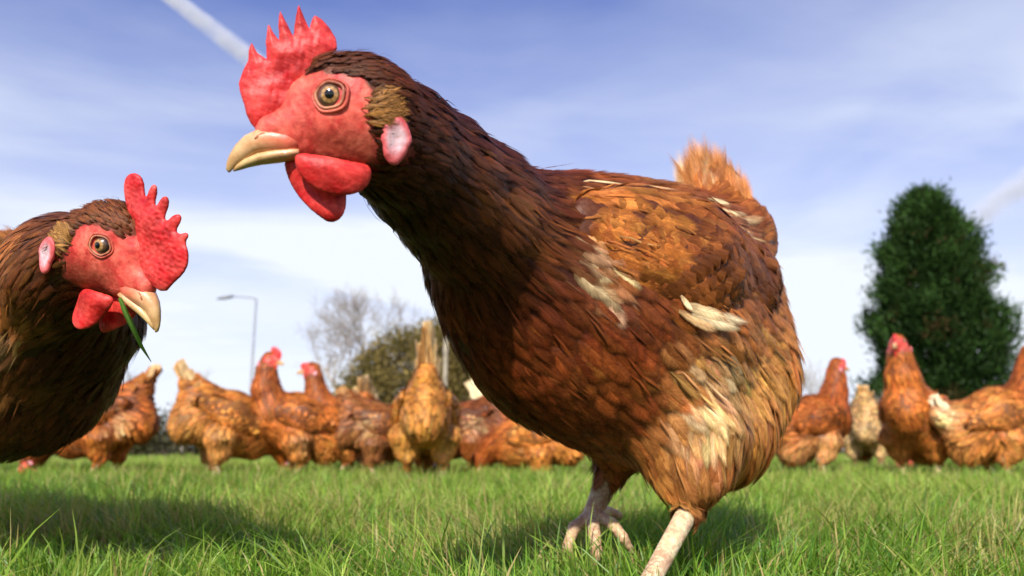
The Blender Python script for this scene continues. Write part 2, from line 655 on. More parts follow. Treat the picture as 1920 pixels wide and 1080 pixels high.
def in_poly(u, v, poly):
    ins = np.zeros(u.shape, bool)
    n = len(poly)
    for i in range(n):
        x0, y0 = poly[i]; x1, y1 = poly[(i + 1) % n]
        c = ((y0 > v) != (y1 > v))
        xs = (x1 - x0) * (v - y0) / np.where(y1 == y0, 1e-9, y1 - y0) + x0
        ins ^= c & (u < xs)
    return ins


def head_prims(fr, col):
    s = fr.s / K
    lat = fr.d((0, 1, 0))
    back = fr.d((-1, 0, 0.1))
    kw = dict(lat=lat, flow=back, col=col, k=0.006)
    W = lambda a, b, c=0: fr.w(H(a, b, c))
    return [
        prim(W(662, 190), 90 * s, lat=lat, sq=0.74, flow=back, col=col, k=0.012, L=0.010, W=0.0021, lift=0.10, skin=col),
        prim(W(612, 168), 60 * s, W(575, 185), 44 * s, sq=0.72, L=0.008, W=0.0018, lift=0.1, skin=col, **kw),
        prim(W(612, 225), 66 * s, W(512, 246), 32 * s, sq=0.74, L=0.005, W=0.003, lift=0.1, skin=RED, **kw),
        prim(W(690, 245), 66 * s, W(590, 272), 34 * s, sq=0.72, L=0.006, W=0.003, lift=0.1, skin=RED * 0.8, **kw),
    ]


def plate_mesh(poly, T, R, vox, wob=0.0, seed=0, K_=K, off=0.0, rough=0.0):
    """a fleshy lobe: 2D outline in head pixels, thickness rising from the rim"""
    poly = np.asarray(poly, float)
    # densify / round
    lo = np.array([poly[:, 0].min() - 10, poly[:, 1].min() - 10]); hi = poly.max(0) + 10
    vx = vox * K_
    us = np.arange(lo[0], hi[0], vx); vs = np.arange(lo[1], hi[1], vx)
    wmax = T * 1.4 + 3 * vx
    ws = np.arange(-wmax, wmax + vx, vx)
    U, Vv = np.meshgrid(us, vs, indexing='ij')
    d = np.full(U.shape, 1e9)
    for i in range(len(poly)):
        a, b = poly[i], poly[(i + 1) % len(poly)]
        e = b - a
        t = np.clip(((U - a[0]) * e[0] + (Vv - a[1]) * e[1]) / max(e @ e, 1e-9), 0, 1)
        d = np.minimum(d, np.hypot(U - a[0] - t * e[0], Vv - a[1] - t * e[1]))
    d = np.where(in_poly(U, Vv, poly), d, -d)
    th = T * np.sqrt(np.clip(d / R, 0, 1) * (2 - np.clip(d / R, 0, 1)))
    if rough:
        q = np.stack([U, Vv, 0 * U], -1).reshape(-1, 3)
        nn = (lf_noise(q, seed + 5, 0.16) - 0.5).reshape(U.shape) + (lf_noise(q, seed + 9, 0.4) - 0.5).reshape(U.shape) * 0.6
        th = th * (1 + rough * nn)
    f = Field.__new__(Field)
    f.G = (np.where(d[..., None] > 0, np.abs(ws)[None, None, :] - th[..., None], np.sqrt(ws[None, None, :] ** 2 + d[..., None] ** 2))).astype(np.float32)
    f.lo = np.array([us[0], vs[0], ws[0]]); f.vox = vx; f.n = np.array(f.G.shape)
    V, Q = f.surface()
    # light smoothing
    for _ in range(2):
        acc = np.zeros_like(V); cnt = np.zeros(len(V))
        for j in range(4):
            np.add.at(acc, Q[:, j], V[Q[:, (j + 1) % 4]] + V[Q[:, (j - 1) % 4]]); np.add.at(cnt, Q[:, j], 2)
        V = V * 0.4 + 0.6 * acc / np.maximum(cnt, 1)[:, None]
    if wob:
        V[:, 2] += wob * np.sin(V[:, 0] * 0.035 + seed) * np.clip((200 - V[:, 1]) / 100, -1, 1.5) + wob * 0.5 * np.sin(V[:, 1] * 0.06 + seed)
    X = np.stack([(650 - V[:, 0]) / K_, (V[:, 2] + off) / K_, (200 - V[:, 1]) / K_], 1)
    return X, Q, V


def loft(st, seg=20, power=2.0):
    """st: list of (centre3, up3, side3) half axes; closed ends"""
    V, F = [], []
    for c, a, b in st:
        for i in range(seg):
            th = 2 * math.pi * i / seg
            V.append(np.asarray(c) + np.asarray(a) * math.cos(th) + np.asarray(b) * math.sin(th))
    n = len(st)
    for j in range(n - 1):
        for i in range(seg):
            k = (i + 1) % seg
            F.append((j * seg + i, j * seg + k, (j + 1) * seg + k, (j + 1) * seg + i))
    V.append(np.asarray(st[0][0])); V.append(np.asarray(st[-1][0]))
    a, b = len(V) - 2, len(V) - 1
    for i in range(0, seg, 2):
        F.append((a, (i + 2) % seg, i + 1, i))
        F.append((b, (n - 1) * seg + i, (n - 1) * seg + i + 1, (n - 1) * seg + (i + 2) % seg))
    return np.array(V), np.array(F)


COMB_A = [(500, 254), (482, 246), (472, 236), (464, 220), (460, 204), (451, 179), (448, 163), (455, 138), (464, 120), (464, 100), (469, 86), (480, 106), (497, 116),
          (494, 85), (497, 48), (507, 66), (519, 82), (515, 52), (517, 23), (530, 46), (543, 70), (545, 40), (550, 9), (562, 34),
          (571, 52), (574, 36), (579, 25), (594, 32), (608, 46), (620, 65), (623, 84), (612, 100), (592, 122), (590, 150), (570, 180), (545, 215), (510, 235)]
COMB_B = [(468, 232), (455, 205), (440, 175), (436, 150), (442, 124), (456, 108), (452, 92), (460, 86), (474, 98), (486, 96),
          (482, 70), (488, 58), (500, 64), (508, 84), (518, 80), (516, 46), (523, 32), (534, 40), (542, 66), (552, 62), (553, 30), (562, 20),
          (574, 34), (580, 60), (592, 58), (604, 28), (622, 20), (640, 30), (646, 52), (636, 80), (616, 108), (600, 135), (580, 175), (545, 215), (510, 235)]
COMB_C = [(470, 232), (462, 200), (462, 172), (470, 150), (470, 128), (480, 140), (490, 142), (492, 112), (502, 128), (514, 132), (518, 104),
          (528, 122), (540, 128), (550, 106), (566, 108), (584, 122), (590, 140), (585, 160), (570, 190), (545, 215)]
COMB_B = [(560 + (x - 560) * 1.28, 200 + (y - 200) * 1.04) for x, y in COMB_B]
WAT_NEAR = [(556, 288), (600, 292), (660, 300), (692, 302), (696, 326), (684, 348), (660, 361), (628, 364), (596, 355), (570, 336), (556, 312)]
WAT_FAR = [(532, 296), (570, 298), (625, 312), (648, 345), (650, 378), (642, 402), (622, 413), (602, 402), (574, 380), (550, 350), (536, 320)]
WAT_L = [(560, 292), (600, 296), (650, 305), (678, 330), (690, 370), (680, 400), (652, 410), (622, 402), (596, 380), (576, 345), (560, 315)]


def beak_col(V, low):
    px, py = 650 - V[:, 0] * K, 200 - V[:, 2] * K
    k = np.clip((px + (240 - py) * 0.5 - 455) / 75, 0, 1)[:, None]
    tip = np.clip((466 - px) / 26, 0, 1)[:, None]
    c = np.array((0.78, 0.46, 0.22)) * (1 - k) + np.array((0.80, 0.14, 0.08)) * k
    if low:
        c = np.array((0.62, 0.42, 0.17)) * (1 - 0.6 * k) + np.array((0.8, 0.34, 0.2)) * 0.6 * k
    return c * (1 - tip) + np.array((0.55, 0.33, 0.13)) * tip


def chaikin(poly, it=2):
    p = np.array(poly, float)
    for _ in range(it):
        q = np.roll(p, -1, 0)
        p = np.stack([p * .75 + q * .25, p * .25 + q * .75], 1).reshape(-1, 2)
    return p


def warp(rng, poly, amt):
    c = np.array(poly, float)
    return c + rng.normal(0, amt, c.shape)


def red_cols(V2, seed, base, pale):
    q = np.stack([V2[:, 0], V2[:, 1], V2[:, 2] * 0.3], 1)
    a = lf_noise(q, seed, 0.05)[:, None]
    b = lf_noise(q, seed + 1, 0.25)[:, None]
    m = np.clip(a * 0.7 + b * 0.5 - 0.15, 0, 1)
    return np.array(base) * (1 - m) + np.array(pale) * m


def head_parts(root, fr, fl, near, comb=COMB_A, wats=None, quality=2, rng=None, comb_pale=0.3, seed=1, eye_r=26):
    """comb, wattles, beak, eyes, ear lobes for the head in frame fr; near = side (+1/-1) the camera sees"""
    vox = {2: 0.0005, 1: 0.0009, 0: 0.0018}[quality]
    base, pale = (0.55, 0.008, 0.012), (0.82, 0.085, 0.07)
    X, Q, V2 = plate_mesh(chaikin(comb, 1) if comb is not COMB_A else comb, 14, 55, vox, wob=4, seed=seed, rough=0.22 if quality else 0)
    mobj('comb', np_mesh('comb', fr.w(X), Q, red_cols(V2, seed, base, pale)), M_SKIN, root)
    if wats is None:
        wats = [(WAT_NEAR, near * 30), (WAT_FAR, -near * 10)]
    for i, (wp, off) in enumerate(wats):
        X, Q, V2 = plate_mesh(chaikin(wp), 12, 34, vox, wob=7, seed=seed + i, off=off)
        mobj('wattle', np_mesh('wattle', fr.w(X), Q, red_cols(V2, seed + i, (0.54, 0.008, 0.010), (0.82, 0.08, 0.06))), M_SKIN, root)

    def L(lst, seg):
        st = []
        for j, (x, y, h, wd) in enumerate(lst):
            a = lst[max(j - 1, 0)]; b = lst[min(j + 1, len(lst) - 1)]
            t = np.array([b[0] - a[0], b[1] - a[1]], float); t /= max(np.linalg.norm(t), 1e-6)
            nn = np.array([-t[1], t[0]])
            c = H(x, y)
            st.append((c, (H(x + nn[0] * h, y + nn[1] * h) - c), np.array([0, wd / K, 0])))
        return loft(st, seg)
    seg = 20 if quality else 10
    up = [(560, 268, 20, 26), (540, 266, 25, 28), (515, 266, 26, 27), (492, 268, 23.5, 23), (474, 276, 20.5, 18), (459, 289, 17, 13.5),
          (447, 303, 12.5, 9), (440, 315, 8.5, 6), (437, 324, 5, 4), (438, 328, 1.5, 1.5)]
    V, F = L(up, seg)
    beak = mobj('beak', np_mesh('beak', fr.w(V), F, beak_col(V, 0)), M_BEAK, root)
    lowr = [(562, 286, 9, 25), (548, 288, 12, 25), (520, 293, 13, 23), (490, 300, 11.5, 17), (468, 309, 9, 11), (453, 318, 6, 6), (445, 325, 1.5, 2)]
    V, F = L(lowr, seg)
    mobj('lower_beak', np_mesh('lower_beak', fr.w(V), F, beak_col(V, 1)), M_BEAK, beak)

    def surf(px, py, side):
        o = fr.w(H(px, py, side * 200)); d = fr.d((0, -side, 0))
        h = fl.hit(o, d, 0.0, 0.07 * fr.s)
        return h if h is not None else fr.w(H(px, py, side * 50))
    for side in ((near, -near) if quality else (near, -near)):
        # nostrils
        if quality:
            st = []
            for k_, (dx, r) in enumerate(((-11, 1), (-6, 5), (0, 6), (7, 5), (12, 1))):
                c = H(495 - dx, 261 + dx * 0.5, side * 19.0)
                st.append((c, np.array([0.3 * r, 0, r * 0.9]) / K, np.array([0, 3.2, 0]) / K))
            V, F = loft(st, 12)
            mobj('nostril', np_mesh('nostril', fr.w(V), F), M_NOSTRIL, beak)
        c = surf(617, 187, side)
        nrmv = nrm(fl.grad(c[None])[0] * 0.45 + fr.d((0, side, 0)))
        R = eye_r / K * fr.s
        cen = c - nrmv * R * 0.42
        a1 = nrm(np.cross(nrmv, fr.d((0, 0, 1)))); a2 = np.cross(nrmv, a1)
        # eyeball: rings around the viewing axis
        rings, sg = (14, 28) if quality else (6, 12)
        V, C = [], []
        for j in range(rings + 1):
            th = math.pi * 0.62 * j / rings
            rr = math.sin(th)
            for i in range(sg):
                ph = 2 * math.pi * i / sg
                V.append(cen + R * (math.cos(th) * nrmv + rr * (math.cos(ph) * a1 + math.sin(ph) * a2)))
                if rr < 0.62:
                    f = 0.8 + 0.3 * math.sin(ph * 9) * (rr / 0.6)
                    k2 = np.clip((rr - 0.2) / 0.42, 0, 1)
                    C.append(np.array([0.46, 0.20, 0.045]) * f * (1 - k2) + np.array([0.60, 0.36, 0.14]) * k2 * f)
                elif rr < 0.8:
                    C.append((0.11, 0.06, 0.035))
                else:
                    C.append((0.03, 0.016, 0.012))
        F = [(j * sg + i, j * sg + (i + 1) % sg, (j + 1) * sg + (i + 1) % sg, (j + 1) * sg + i) for j in range(rings) for i in range(sg)]
        eye = mobj('eye', np_mesh('eye', np.array(V), np.array(F), np.array(C)), M_EYE, root)
        # pupil: small cap standing just proud
        V = []
        pr = 0.33
        for j in range(5):
            th = math.asin(pr) * j / 4
            for i in range(16):
                ph = 2 * math.pi * i / 16
                V.append(cen + R * 1.012 * (math.cos(th) * nrmv + math.sin(th) * (math.cos(ph) * a1 + math.sin(ph) * a2)))
        F = [(j * 16 + i, j * 16 + (i + 1) % 16, (j + 1) * 16 + (i + 1) % 16, (j + 1) * 16 + i) for j in range(4) for i in range(16)]
        mobj('pupil', np_mesh('pupil', np.array(V), np.array(F)), M_PUPIL, eye)
        if quality:
            # eyelid rings, draped on the face
            V, F, C = [], [], []
            for (rr, tube, lift, col) in ((0.98, 0.11, 0.26, (0.50, 0.20, 0.11)), (1.22, 0.13, 0.06, (0.66, 0.13, 0.08))):
                b0 = len(V); sg2, st2 = 40, 8
                for i in range(sg2):
                    ph = 2 * math.pi * i / sg2
                    dr = math.cos(ph) * a1 * 1.08 + math.sin(ph) * a2 * (0.92)
                    pc = c + dr * R * rr * (1 + 0.03 * math.sin(ph * 5 + seed))
                    dd = fl.sample(pc[None])[0]
                    g = fl.grad(pc[None])[0]
                    pc = pc - g * (dd - 0.0 - lift * R * 0.3)
                    for k_ in range(st2):
                        a = 2 * math.pi * k_ / st2
                        V.append(pc + R * tube * (math.cos(a) * g + math.sin(a) * nrm(dr)))
                        C.append(col)
                for i in range(sg2):
                    for k_ in range(st2):
                        F.append((b0 + i * st2 + k_, b0 + i * st2 + (k_ + 1) % st2, b0 + ((i + 1) % sg2) * st2 + (k_ + 1) % st2, b0 + ((i + 1) % sg2) * st2 + k_))
            mobj('eyelid', np_mesh('eyelid', np.array(V), np.array(F), np.array(C)), M_SKIN, root)
        # ear lobe
        c = surf(733, 258, side)
        g = nrm(fl.grad(c[None])[0] * 0.6 + fr.d((0, side, 0)))
        a1 = nrm(np.cross(g, fr.d((0, 0, 1)))); a2 = np.cross(g, a1)
        if a2 @ fr.d((0, 0, 1)) < 0: a1, a2 = -a1, -a2
        V, C = [], []
        rn, sn = (12, 28) if quality else (5, 10)
        for j in range(rn + 1):
            th = math.pi * j / rn
            for i in range(sn):
                ph = 2 * math.pi * i / sn
                ex = 29 * (1 + 0.08 * math.sin(3 * ph + seed)) * (0.82 if math.sin(ph) < 0 else 1.0); ey = 46
                rr = math.sin(th)
                V.append(c + (a1 * math.cos(ph) * ex * rr + a2 * math.sin(ph) * ey * rr + g * (10 * math.cos(th) - (9 * math.exp(-(rr / 0.55) ** 2) if th < 1.57 else 0) + 13)) * fr.s / K)
                m_ = np.clip((rr - 0.5) / 0.35, 0, 1)
                low = np.clip(-math.sin(ph) * rr * 1.3 - 0.3, 0, 1)
                C.append(np.array([0.66, 0.40, 0.42]) * (1 - m_) * (1 - low) + np.array([0.72, 0.12, 0.12]) * (1 - (1 - m_) * (1 - low)))
        F = [(j * sn + i, j * sn + (i + 1) % sn, (j + 1) * sn + (i + 1) % sn, (j + 1) * sn + i) for j in range(rn) for i in range(sn)]
        mobj('ear_lobe', np_mesh('ear_lobe', np.array(V), np.array(F), np.array(C)), M_SKIN, root)


def face_test(fr, near=None):
    def f(p):
        q = fr.l(p)
        u = 650 - q[:, 0] * K
        v = 200 - q[:, 2] * K
        ear = ((u - 733) / 26) ** 2 + ((v - 260) / 42) ** 2 < 1
        return (in_poly(u, v, FACE_POLY) & (np.abs(q[:, 1] * K) < 120) & (q[:, 0] * K > -60)) | (ear & (np.abs(q[:, 1] * K) > 25) & (np.abs(q[:, 1] * K) < 130))
    return f


def body_mesh(root, fl, fr, name='body', legcol=(0.72, 0.55, 0.40)):
    V, Q = fl.surface()
    Wt = fl.weights(V, 0.003)
    C = fl.attr(Wt, 'skin')
    ft = face_test(fr)(V)
    q = fr.l(V) * K
    u, v = 650 - q[:, 0], 200 - q[:, 2]
    nz = lf_noise(np.stack([u, v, q[:, 1] * 0.2], 1), 4, 0.11)[:, None]
    face = np.array((0.60, 0.035, 0.03)) * (1 - nz) + np.array((0.84, 0.17, 0.11)) * nz
    # duskier skin under the eye stripe, towards the jaw
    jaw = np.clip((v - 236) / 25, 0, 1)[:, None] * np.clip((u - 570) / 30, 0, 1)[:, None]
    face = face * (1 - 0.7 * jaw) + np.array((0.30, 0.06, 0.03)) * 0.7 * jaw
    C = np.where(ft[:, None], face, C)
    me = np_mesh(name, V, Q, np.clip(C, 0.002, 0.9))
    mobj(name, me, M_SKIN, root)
    return V, Q


def toes(foot, fwd, s=1.0, r=0.0046, ground=True, spread=0.55, droop=0.0, ln=0.046):
    out_ = []
    f = nrm(fwd)
    sd = nrm(np.cross((0, 0, 1), f))
    col = dict(skin=(0.66, 0.50, 0.36), bare=True, k=0.004)
    for a, l_ in ((0, 1.0), (spread, 0.82), (-spread, 0.82), (math.pi, 0.45)):
        d = f * math.cos(a) + sd * math.sin(a)
        m_ = foot + d * ln * l_ * 0.5 * s + np.array([0, 0, 0.004 - droop * 0.3])
        e = foot + d * ln * l_ * s + np.array([0, 0, -0.002 - droop])
        if ground:
            e[2] = max(e[2], 0.004); m_[2] = max(m_[2], 0.007)
        out_ += [prim(foot, r * 1.05, m_, r * 0.9, **col), prim(m_, r * 0.9, e, r * 0.55, **col)]
    return out_


def to_local(prims, o):
    for q in prims:
        q['p0'] = q['p0'] - o
        q['p1'] = q['p1'] - o
    return prims


# =================================================================== GROUND
def ground_mat():
    m, t = mat_new('field_soil')
    tc = t.n('ShaderNodeTexCoord')
    n1 = t.n('ShaderNodeTexNoise', i_Vector=tc.outputs['Object'], i_Scale=1.7, i_Detail=6.0)
    n2 = t.n('ShaderNodeTexNoise', i_Vector=tc.outputs['Object'], i_Scale=60.0, i_Detail=4.0)
    c = t.mix(t.ramp(n1.outputs[0], 0.35, 0.65), (0.035, 0.062, 0.012, 1), (0.075, 0.09, 0.022, 1))
    c = t.mix(t.ramp(n2.outputs[0], 0.4, 0.7), c, (0.05, 0.04, 0.018, 1))
    b = t.n('ShaderNodeBump', i_Height=n2.outputs[0], i_Strength=0.8, i_Distance=0.01)
    bs = t.n('ShaderNodeBsdfPrincipled', i_Base_Color=c, i_Roughness=0.95, i_Normal=b.outputs[0])
    bs.inputs['Specular IOR Level'].default_value = 0.1
    out(t, bs.outputs[0])
    return m


def build_ground():
    rs = [0, 0.3, 0.6, 1, 1.6, 2.5, 4, 6, 10, 20, 40, 80, 160, 400, 1200, 3000]
    sg = 72
    V = [(0, 0, 0)]
    for r in rs[1:]:
        for i in range(sg):
            a = 2 * math.pi * i / sg
            x, y = r * math.cos(a), r * math.sin(a)
            V.append((x, y, 0.006 * math.sin(x * 2.1 + 1) * math.cos(y * 1.7) - 0.006))
    F = [(0, 0, 1 + i, 1 + (i + 1) % sg) for i in range(sg)]
    tri = [(0, 1 + i, 1 + (i + 1) % sg) for i in range(sg)]
    quads = [(1 + (j - 1) * sg + i, 1 + j * sg + i, 1 + j * sg + (i + 1) % sg, 1 + (j - 1) * sg + (i + 1) % sg)
             for j in range(1, len(rs) - 1) for i in range(sg)]
    me = bpy.data.meshes.new('ground')
    me.from_pydata(V, [], tri + quads)
    tag(mobj('ground', me, ground_mat()), kind='structure')


build_ground()


def grass_mat():
    m, t = mat_new('grass_blade')
    ca = t.n('ShaderNodeAttribute', attribute_name='col')
    bs = t.n('ShaderNodeBsdfPrincipled', i_Base_Color=ca.outputs['Color'], i_Roughness=0.45)
    bs.inputs['Specular IOR Level'].default_value = 0.35
    tc2 = t.mix(1.0, ca.outputs['Color'], (1.3, 1.25, 0.5, 1), 'MULTIPLY')
    tr = t.n('ShaderNodeBsdfTranslucent', i_Color=tc2)
    out(t, t.n('ShaderNodeMixShader', i_0=0.38, i_1=bs.outputs[0], i_2=tr.outputs[0]).outputs[0])
    return m


M_GRASS = grass_mat()


def build_grass():
    rng = np.random.default_rng(11)
    Vs, Cs, Fs, off = [], [], [], 0
    # (near, far, blades per m2, width, height)
    for (d0, d1, dn, wd, ht) in ((0.20, 1.1, 46000, 0.0014, 0.027), (1.1, 2.4, 21000, 0.0020, 0.032), (2.4, 5.0, 7500, 0.0034, 0.040),
                                 (5.0, 12.0, 1000, 0.008, 0.040), (12.0, 45.0, 60, 0.03, 0.045)):
        hw = lambda d: 0.68 * d + 0.25 + 0.12 * min(d, 6)
        n = int((hw(d0) + hw(d1)) * (d1 - d0) * dn)
        y = rng.uniform(d0, d1, int(n * 1.6))
        x = rng.uniform(-1, 1, len(y)) * hw(d1)
        ok = np.abs(x) < (0.68 * y + 0.25 + 0.12 * np.minimum(y, 6))
        x, y = x[ok][:n], y[ok][:n]
        n = len(x)
        q = np.stack([x, y, 0 * x], 1)
        c1, c2 = lf_noise(q, 21, 9.0), lf_noise(q, 22, 34.0)
        c3 = lf_noise(q, 23, 2.2)
        h = ht * (0.35 + 0.85 * c1 * 0.9 + 0.7 * c2 ** 2) * np.exp(rng.normal(0, 0.28, n))
        tall = rng.random(n) < 0.022
        h = np.where(tall, h * 1.5, h)
        h = np.minimum(h, 0.068)
        lean_dir = rng.uniform(0, 2 * math.pi, n) * 0.65 + 5.0 * lf_noise(q, 24, 12.0)
        lean = np.abs(rng.normal(0.45, 0.3, n))
        w_ = wd * rng.uniform(0.6, 1.3, n)
        fd = rng.uniform(0, math.pi, n)
        sx, sy = np.cos(fd), np.sin(fd)
        V = np.zeros((n, 4, 2, 3))
        for j, s in enumerate((0, 0.4, 0.75, 1.0)):
            off_h = lean * h * s ** 1.9 * 1.3
            px = x + np.cos(lean_dir) * off_h
            py = y + np.sin(lean_dir) * off_h
            pz = h * (s - 0.32 * lean * s ** 2.2) - 0.004 * (j == 0)
            hwid = w_ * 0.5 * (1.0, 0.95, 0.62, 0.06)[j]
            V[:, j, 0] = np.stack([px - sx * hwid, py - sy * hwid, pz], 1)
            V[:, j, 1] = np.stack([px + sx * hwid, py + sy * hwid, pz], 1)
        g0 = np.array((0.17, 0.31, 0.03)); g1 = np.array((0.40, 0.50, 0.10)); g2 = np.array((0.07, 0.18, 0.022))
        k = np.clip(c2 * 0.5 + c3 * 0.5 + rng.normal(0, 0.22, n), 0, 1)[:, None]
        col = np.where(k > 0.5, g0 + (g1 - g0) * (k - 0.5) * 2, g2 + (g0 - g2) * k * 2)
        dry = rng.random(n)[:, None]
        dthr = 0.06 + 0.16 * (c1[:, None] > 0.60)
        col = np.where(dry < dthr, np.array((0.42, 0.34, 0.13)), col)
        tuft = lf_noise(q, 41, 19.0)[:, None] * lf_noise(q, 42, 5.0)[:, None]
        col = np.where((tuft > 0.42) & (dry < 0.55), np.array((0.40, 0.36, 0.12)), col)
        col = col * np.exp(rng.normal(0, 0.16, (n, 1)))
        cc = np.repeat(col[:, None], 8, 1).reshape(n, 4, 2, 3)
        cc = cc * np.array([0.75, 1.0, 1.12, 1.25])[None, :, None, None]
        b = (np.arange(n) * 8 + off)[:, None, None]
        f = np.array([[0, 1, 3, 2], [2, 3, 5, 4], [4, 5, 7, 6]])[None]
        Vs.append(V.reshape(-1, 3)); Cs.append(cc.reshape(-1, 3)); Fs.append((b + f).reshape(-1, 4))
        off += n * 8
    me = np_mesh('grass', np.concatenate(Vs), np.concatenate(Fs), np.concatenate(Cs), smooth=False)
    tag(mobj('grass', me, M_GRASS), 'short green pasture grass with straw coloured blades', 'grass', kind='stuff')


build_grass()

# =================================================================== TREES AND FURNITURE OF THE BACKGROUND


def foliage_mat(name):
    m, t = mat_new(name)
    ca = t.n('ShaderNodeAttribute', attribute_name='col')
    bs = t.n('ShaderNodeBsdfPrincipled', i_Base_Color=ca.outputs['Color'], i_Roughness=0.6)
    bs.inputs['Specular IOR Level'].default_value = 0.2
    tr = t.n('ShaderNodeBsdfTranslucent', i_Color=ca.outputs['Color'])
    out(t, t.n('ShaderNodeMixShader', i_0=0.2, i_1=bs.outputs[0], i_2=tr.outputs[0]).outputs[0])
    return m


M_LEAF = foliage_mat('foliage')
M_BARK = plain('bark', (0.14, 0.11, 0.08), 0.9, 0.1, 0, 0.5, 4.0, 0.5)
M_BARK_PALE = plain('bark_pale', (0.50, 0.42, 0.34), 0.9, 0.1, 0, 0.35, 3.0, 0.4)


def leaves(rng, p, d, L, W, col):
    """flat kite leaves; p,d arrays"""
    n = len(p)
    s = nrm(np.cross(d, rng.normal(0, 1, (n, 3))))
    V = np.stack([p, p + d * (L * 0.45)[:, None] + s * (W * 0.5)[:, None], p + d * L[:, None], p + d * (L * 0.45)[:, None] - s * (W * 0.5)[:, None]], 1)
    F = (np.arange(n) * 4)[:, None] + np.arange(4)[None]
    C = np.repeat(col[:, None], 4, 1)
    return V.reshape(-1, 3), F, C.reshape(-1, 3)


def tube_chain(V, F, pts, rads, sg=6):
    b = len(V)
    pts = [np.asarray(p, float) for p in pts]
    for j, p in enumerate(pts):
        t = nrm(pts[min(j + 1, len(pts) - 1)] - pts[max(j - 1, 0)])
        a = nrm(np.cross(t, (0.31, 0.87, 0.21))); c = np.cross(t, a)
        for i in range(sg):
            th = 2 * math.pi * i / sg
            V.append(p + rads[j] * (math.cos(th) * a + math.sin(th) * c))
    for j in range(len(pts) - 1):
        for i in range(sg):
            k = (i + 1) % sg
            F.append((b + j * sg + i, b + j * sg + k, b + (j + 1) * sg + k, b + (j + 1) * sg + i))


def conifer(loc, h, prof, label):
    rng = np.random.default_rng(5)
    root = empty('conifer_tree', loc, label, 'tree')
    V, F = [], []
    tube_chain(V, F, [(0, 0, -0.1), (0.02, 0, h * 0.3), (0, 0.03, h * 0.6), (0, 0, h * 0.97)], [0.28, 0.22, 0.13, 0.02], 10)
    for i in range(60):
        z = h * rng.uniform(0.08, 0.92); a = rng.uniform(0, 6.28)
        r = np.interp(z / h, *prof) * 0.8
        tube_chain(V, F, [(0, 0, z), (math.cos(a) * r * .5, math.sin(a) * r * .5, z + r * .12), (math.cos(a) * r, math.sin(a) * r, z + r * .45)], [0.05, 0.03, 0.01], 5)
    mobj('trunk', np_mesh('trunk', np.array(V), np.array(F)), M_BARK, root)
    # upswept sprays
    n = 1250
    z = h * (rng.random(n) ** 0.85) * 0.985 + 0.02
    a = rng.uniform(0, 2 * math.pi, n)
    nb = 110
    ba, bz, bs_ = rng.uniform(0, 2 * math.pi, nb), h * rng.uniform(0.05, 1.0, nb), rng.uniform(0.35, 1.0, nb)
    R0 = np.interp(z / h, *prof)
    da = np.abs((a[:, None] - ba[None] + math.pi) % (2 * math.pi) - math.pi) * R0[:, None]
    dz_ = (z[:, None] - bz[None])
    lump = (bs_[None] * np.exp(-(da ** 2 + dz_ ** 2 * np.where(dz_ > 0, 3.0, 1.6)) / (2 * 0.33 ** 2))).max(1)
    R = R0 * 0.72 + 0.85 * lump * np.minimum(1, R0 / 1.3) + (rng.random(n) < 0.16) * rng.uniform(0.1, 0.5, n)
    r = R * np.sqrt(rng.uniform(0.42, 1.0, n))
    c = np.stack([np.cos(a) * r, np.sin(a) * r, z], 1)
    outd = np.stack([np.cos(a), np.sin(a), 0 * a], 1)
    per = 110
    cc = np.repeat(c, per, 0)
    od = np.repeat(outd, per, 0)
    N = len(cc)
    up = rng.uniform(0.2, 1.2, (N, 1))
    d = nrm(od * rng.uniform(0.3, 1.0, (N, 1)) + np.array([0, 0, 1.0]) * up + rng.normal(0, 0.35, (N, 3)))
    p = cc + rng.normal(0, 1, (N, 3)) * np.array([0.15, 0.15, 0.17])
    tone = np.repeat(np.clip(rng.random(n) ** 1.5 * .7 + lump ** 2 * .6, 0, 1), per)[:, None]  # gaps between boughs darker, bulges lighter: shade painted into the leaf colour
    col = np.array((0.014, 0.036, 0.006)) * (1 - tone) + np.array((0.045, 0.10, 0.018)) * tone
    col = col * np.exp(rng.normal(0, 0.3, (N, 1)))
    brown = np.repeat(rng.random(n) < 0.05, per)[:, None]
    col = np.where(brown, np.array((0.09, 0.06, 0.02)), col)
    Vv, Ff, Cc = leaves(rng, p, d, rng.uniform(0.10, 0.28, N), rng.uniform(0.03, 0.06, N), col)
    mobj('crown', np_mesh('crown', Vv, Ff, Cc, smooth=False), M_LEAF, root)


g = ground_at(1765, 25.0)
conifer(g, 8.3, ([0, 0.12, 0.3, 0.45, 0.56, 0.65, 0.76, 0.88, 0.95, 1.0], [2.25, 2.35, 2.25, 2.08, 1.88, 1.56, 1.22, .66, .26, 0.03]),
        'tall dense dark green conifer standing in the field at right')


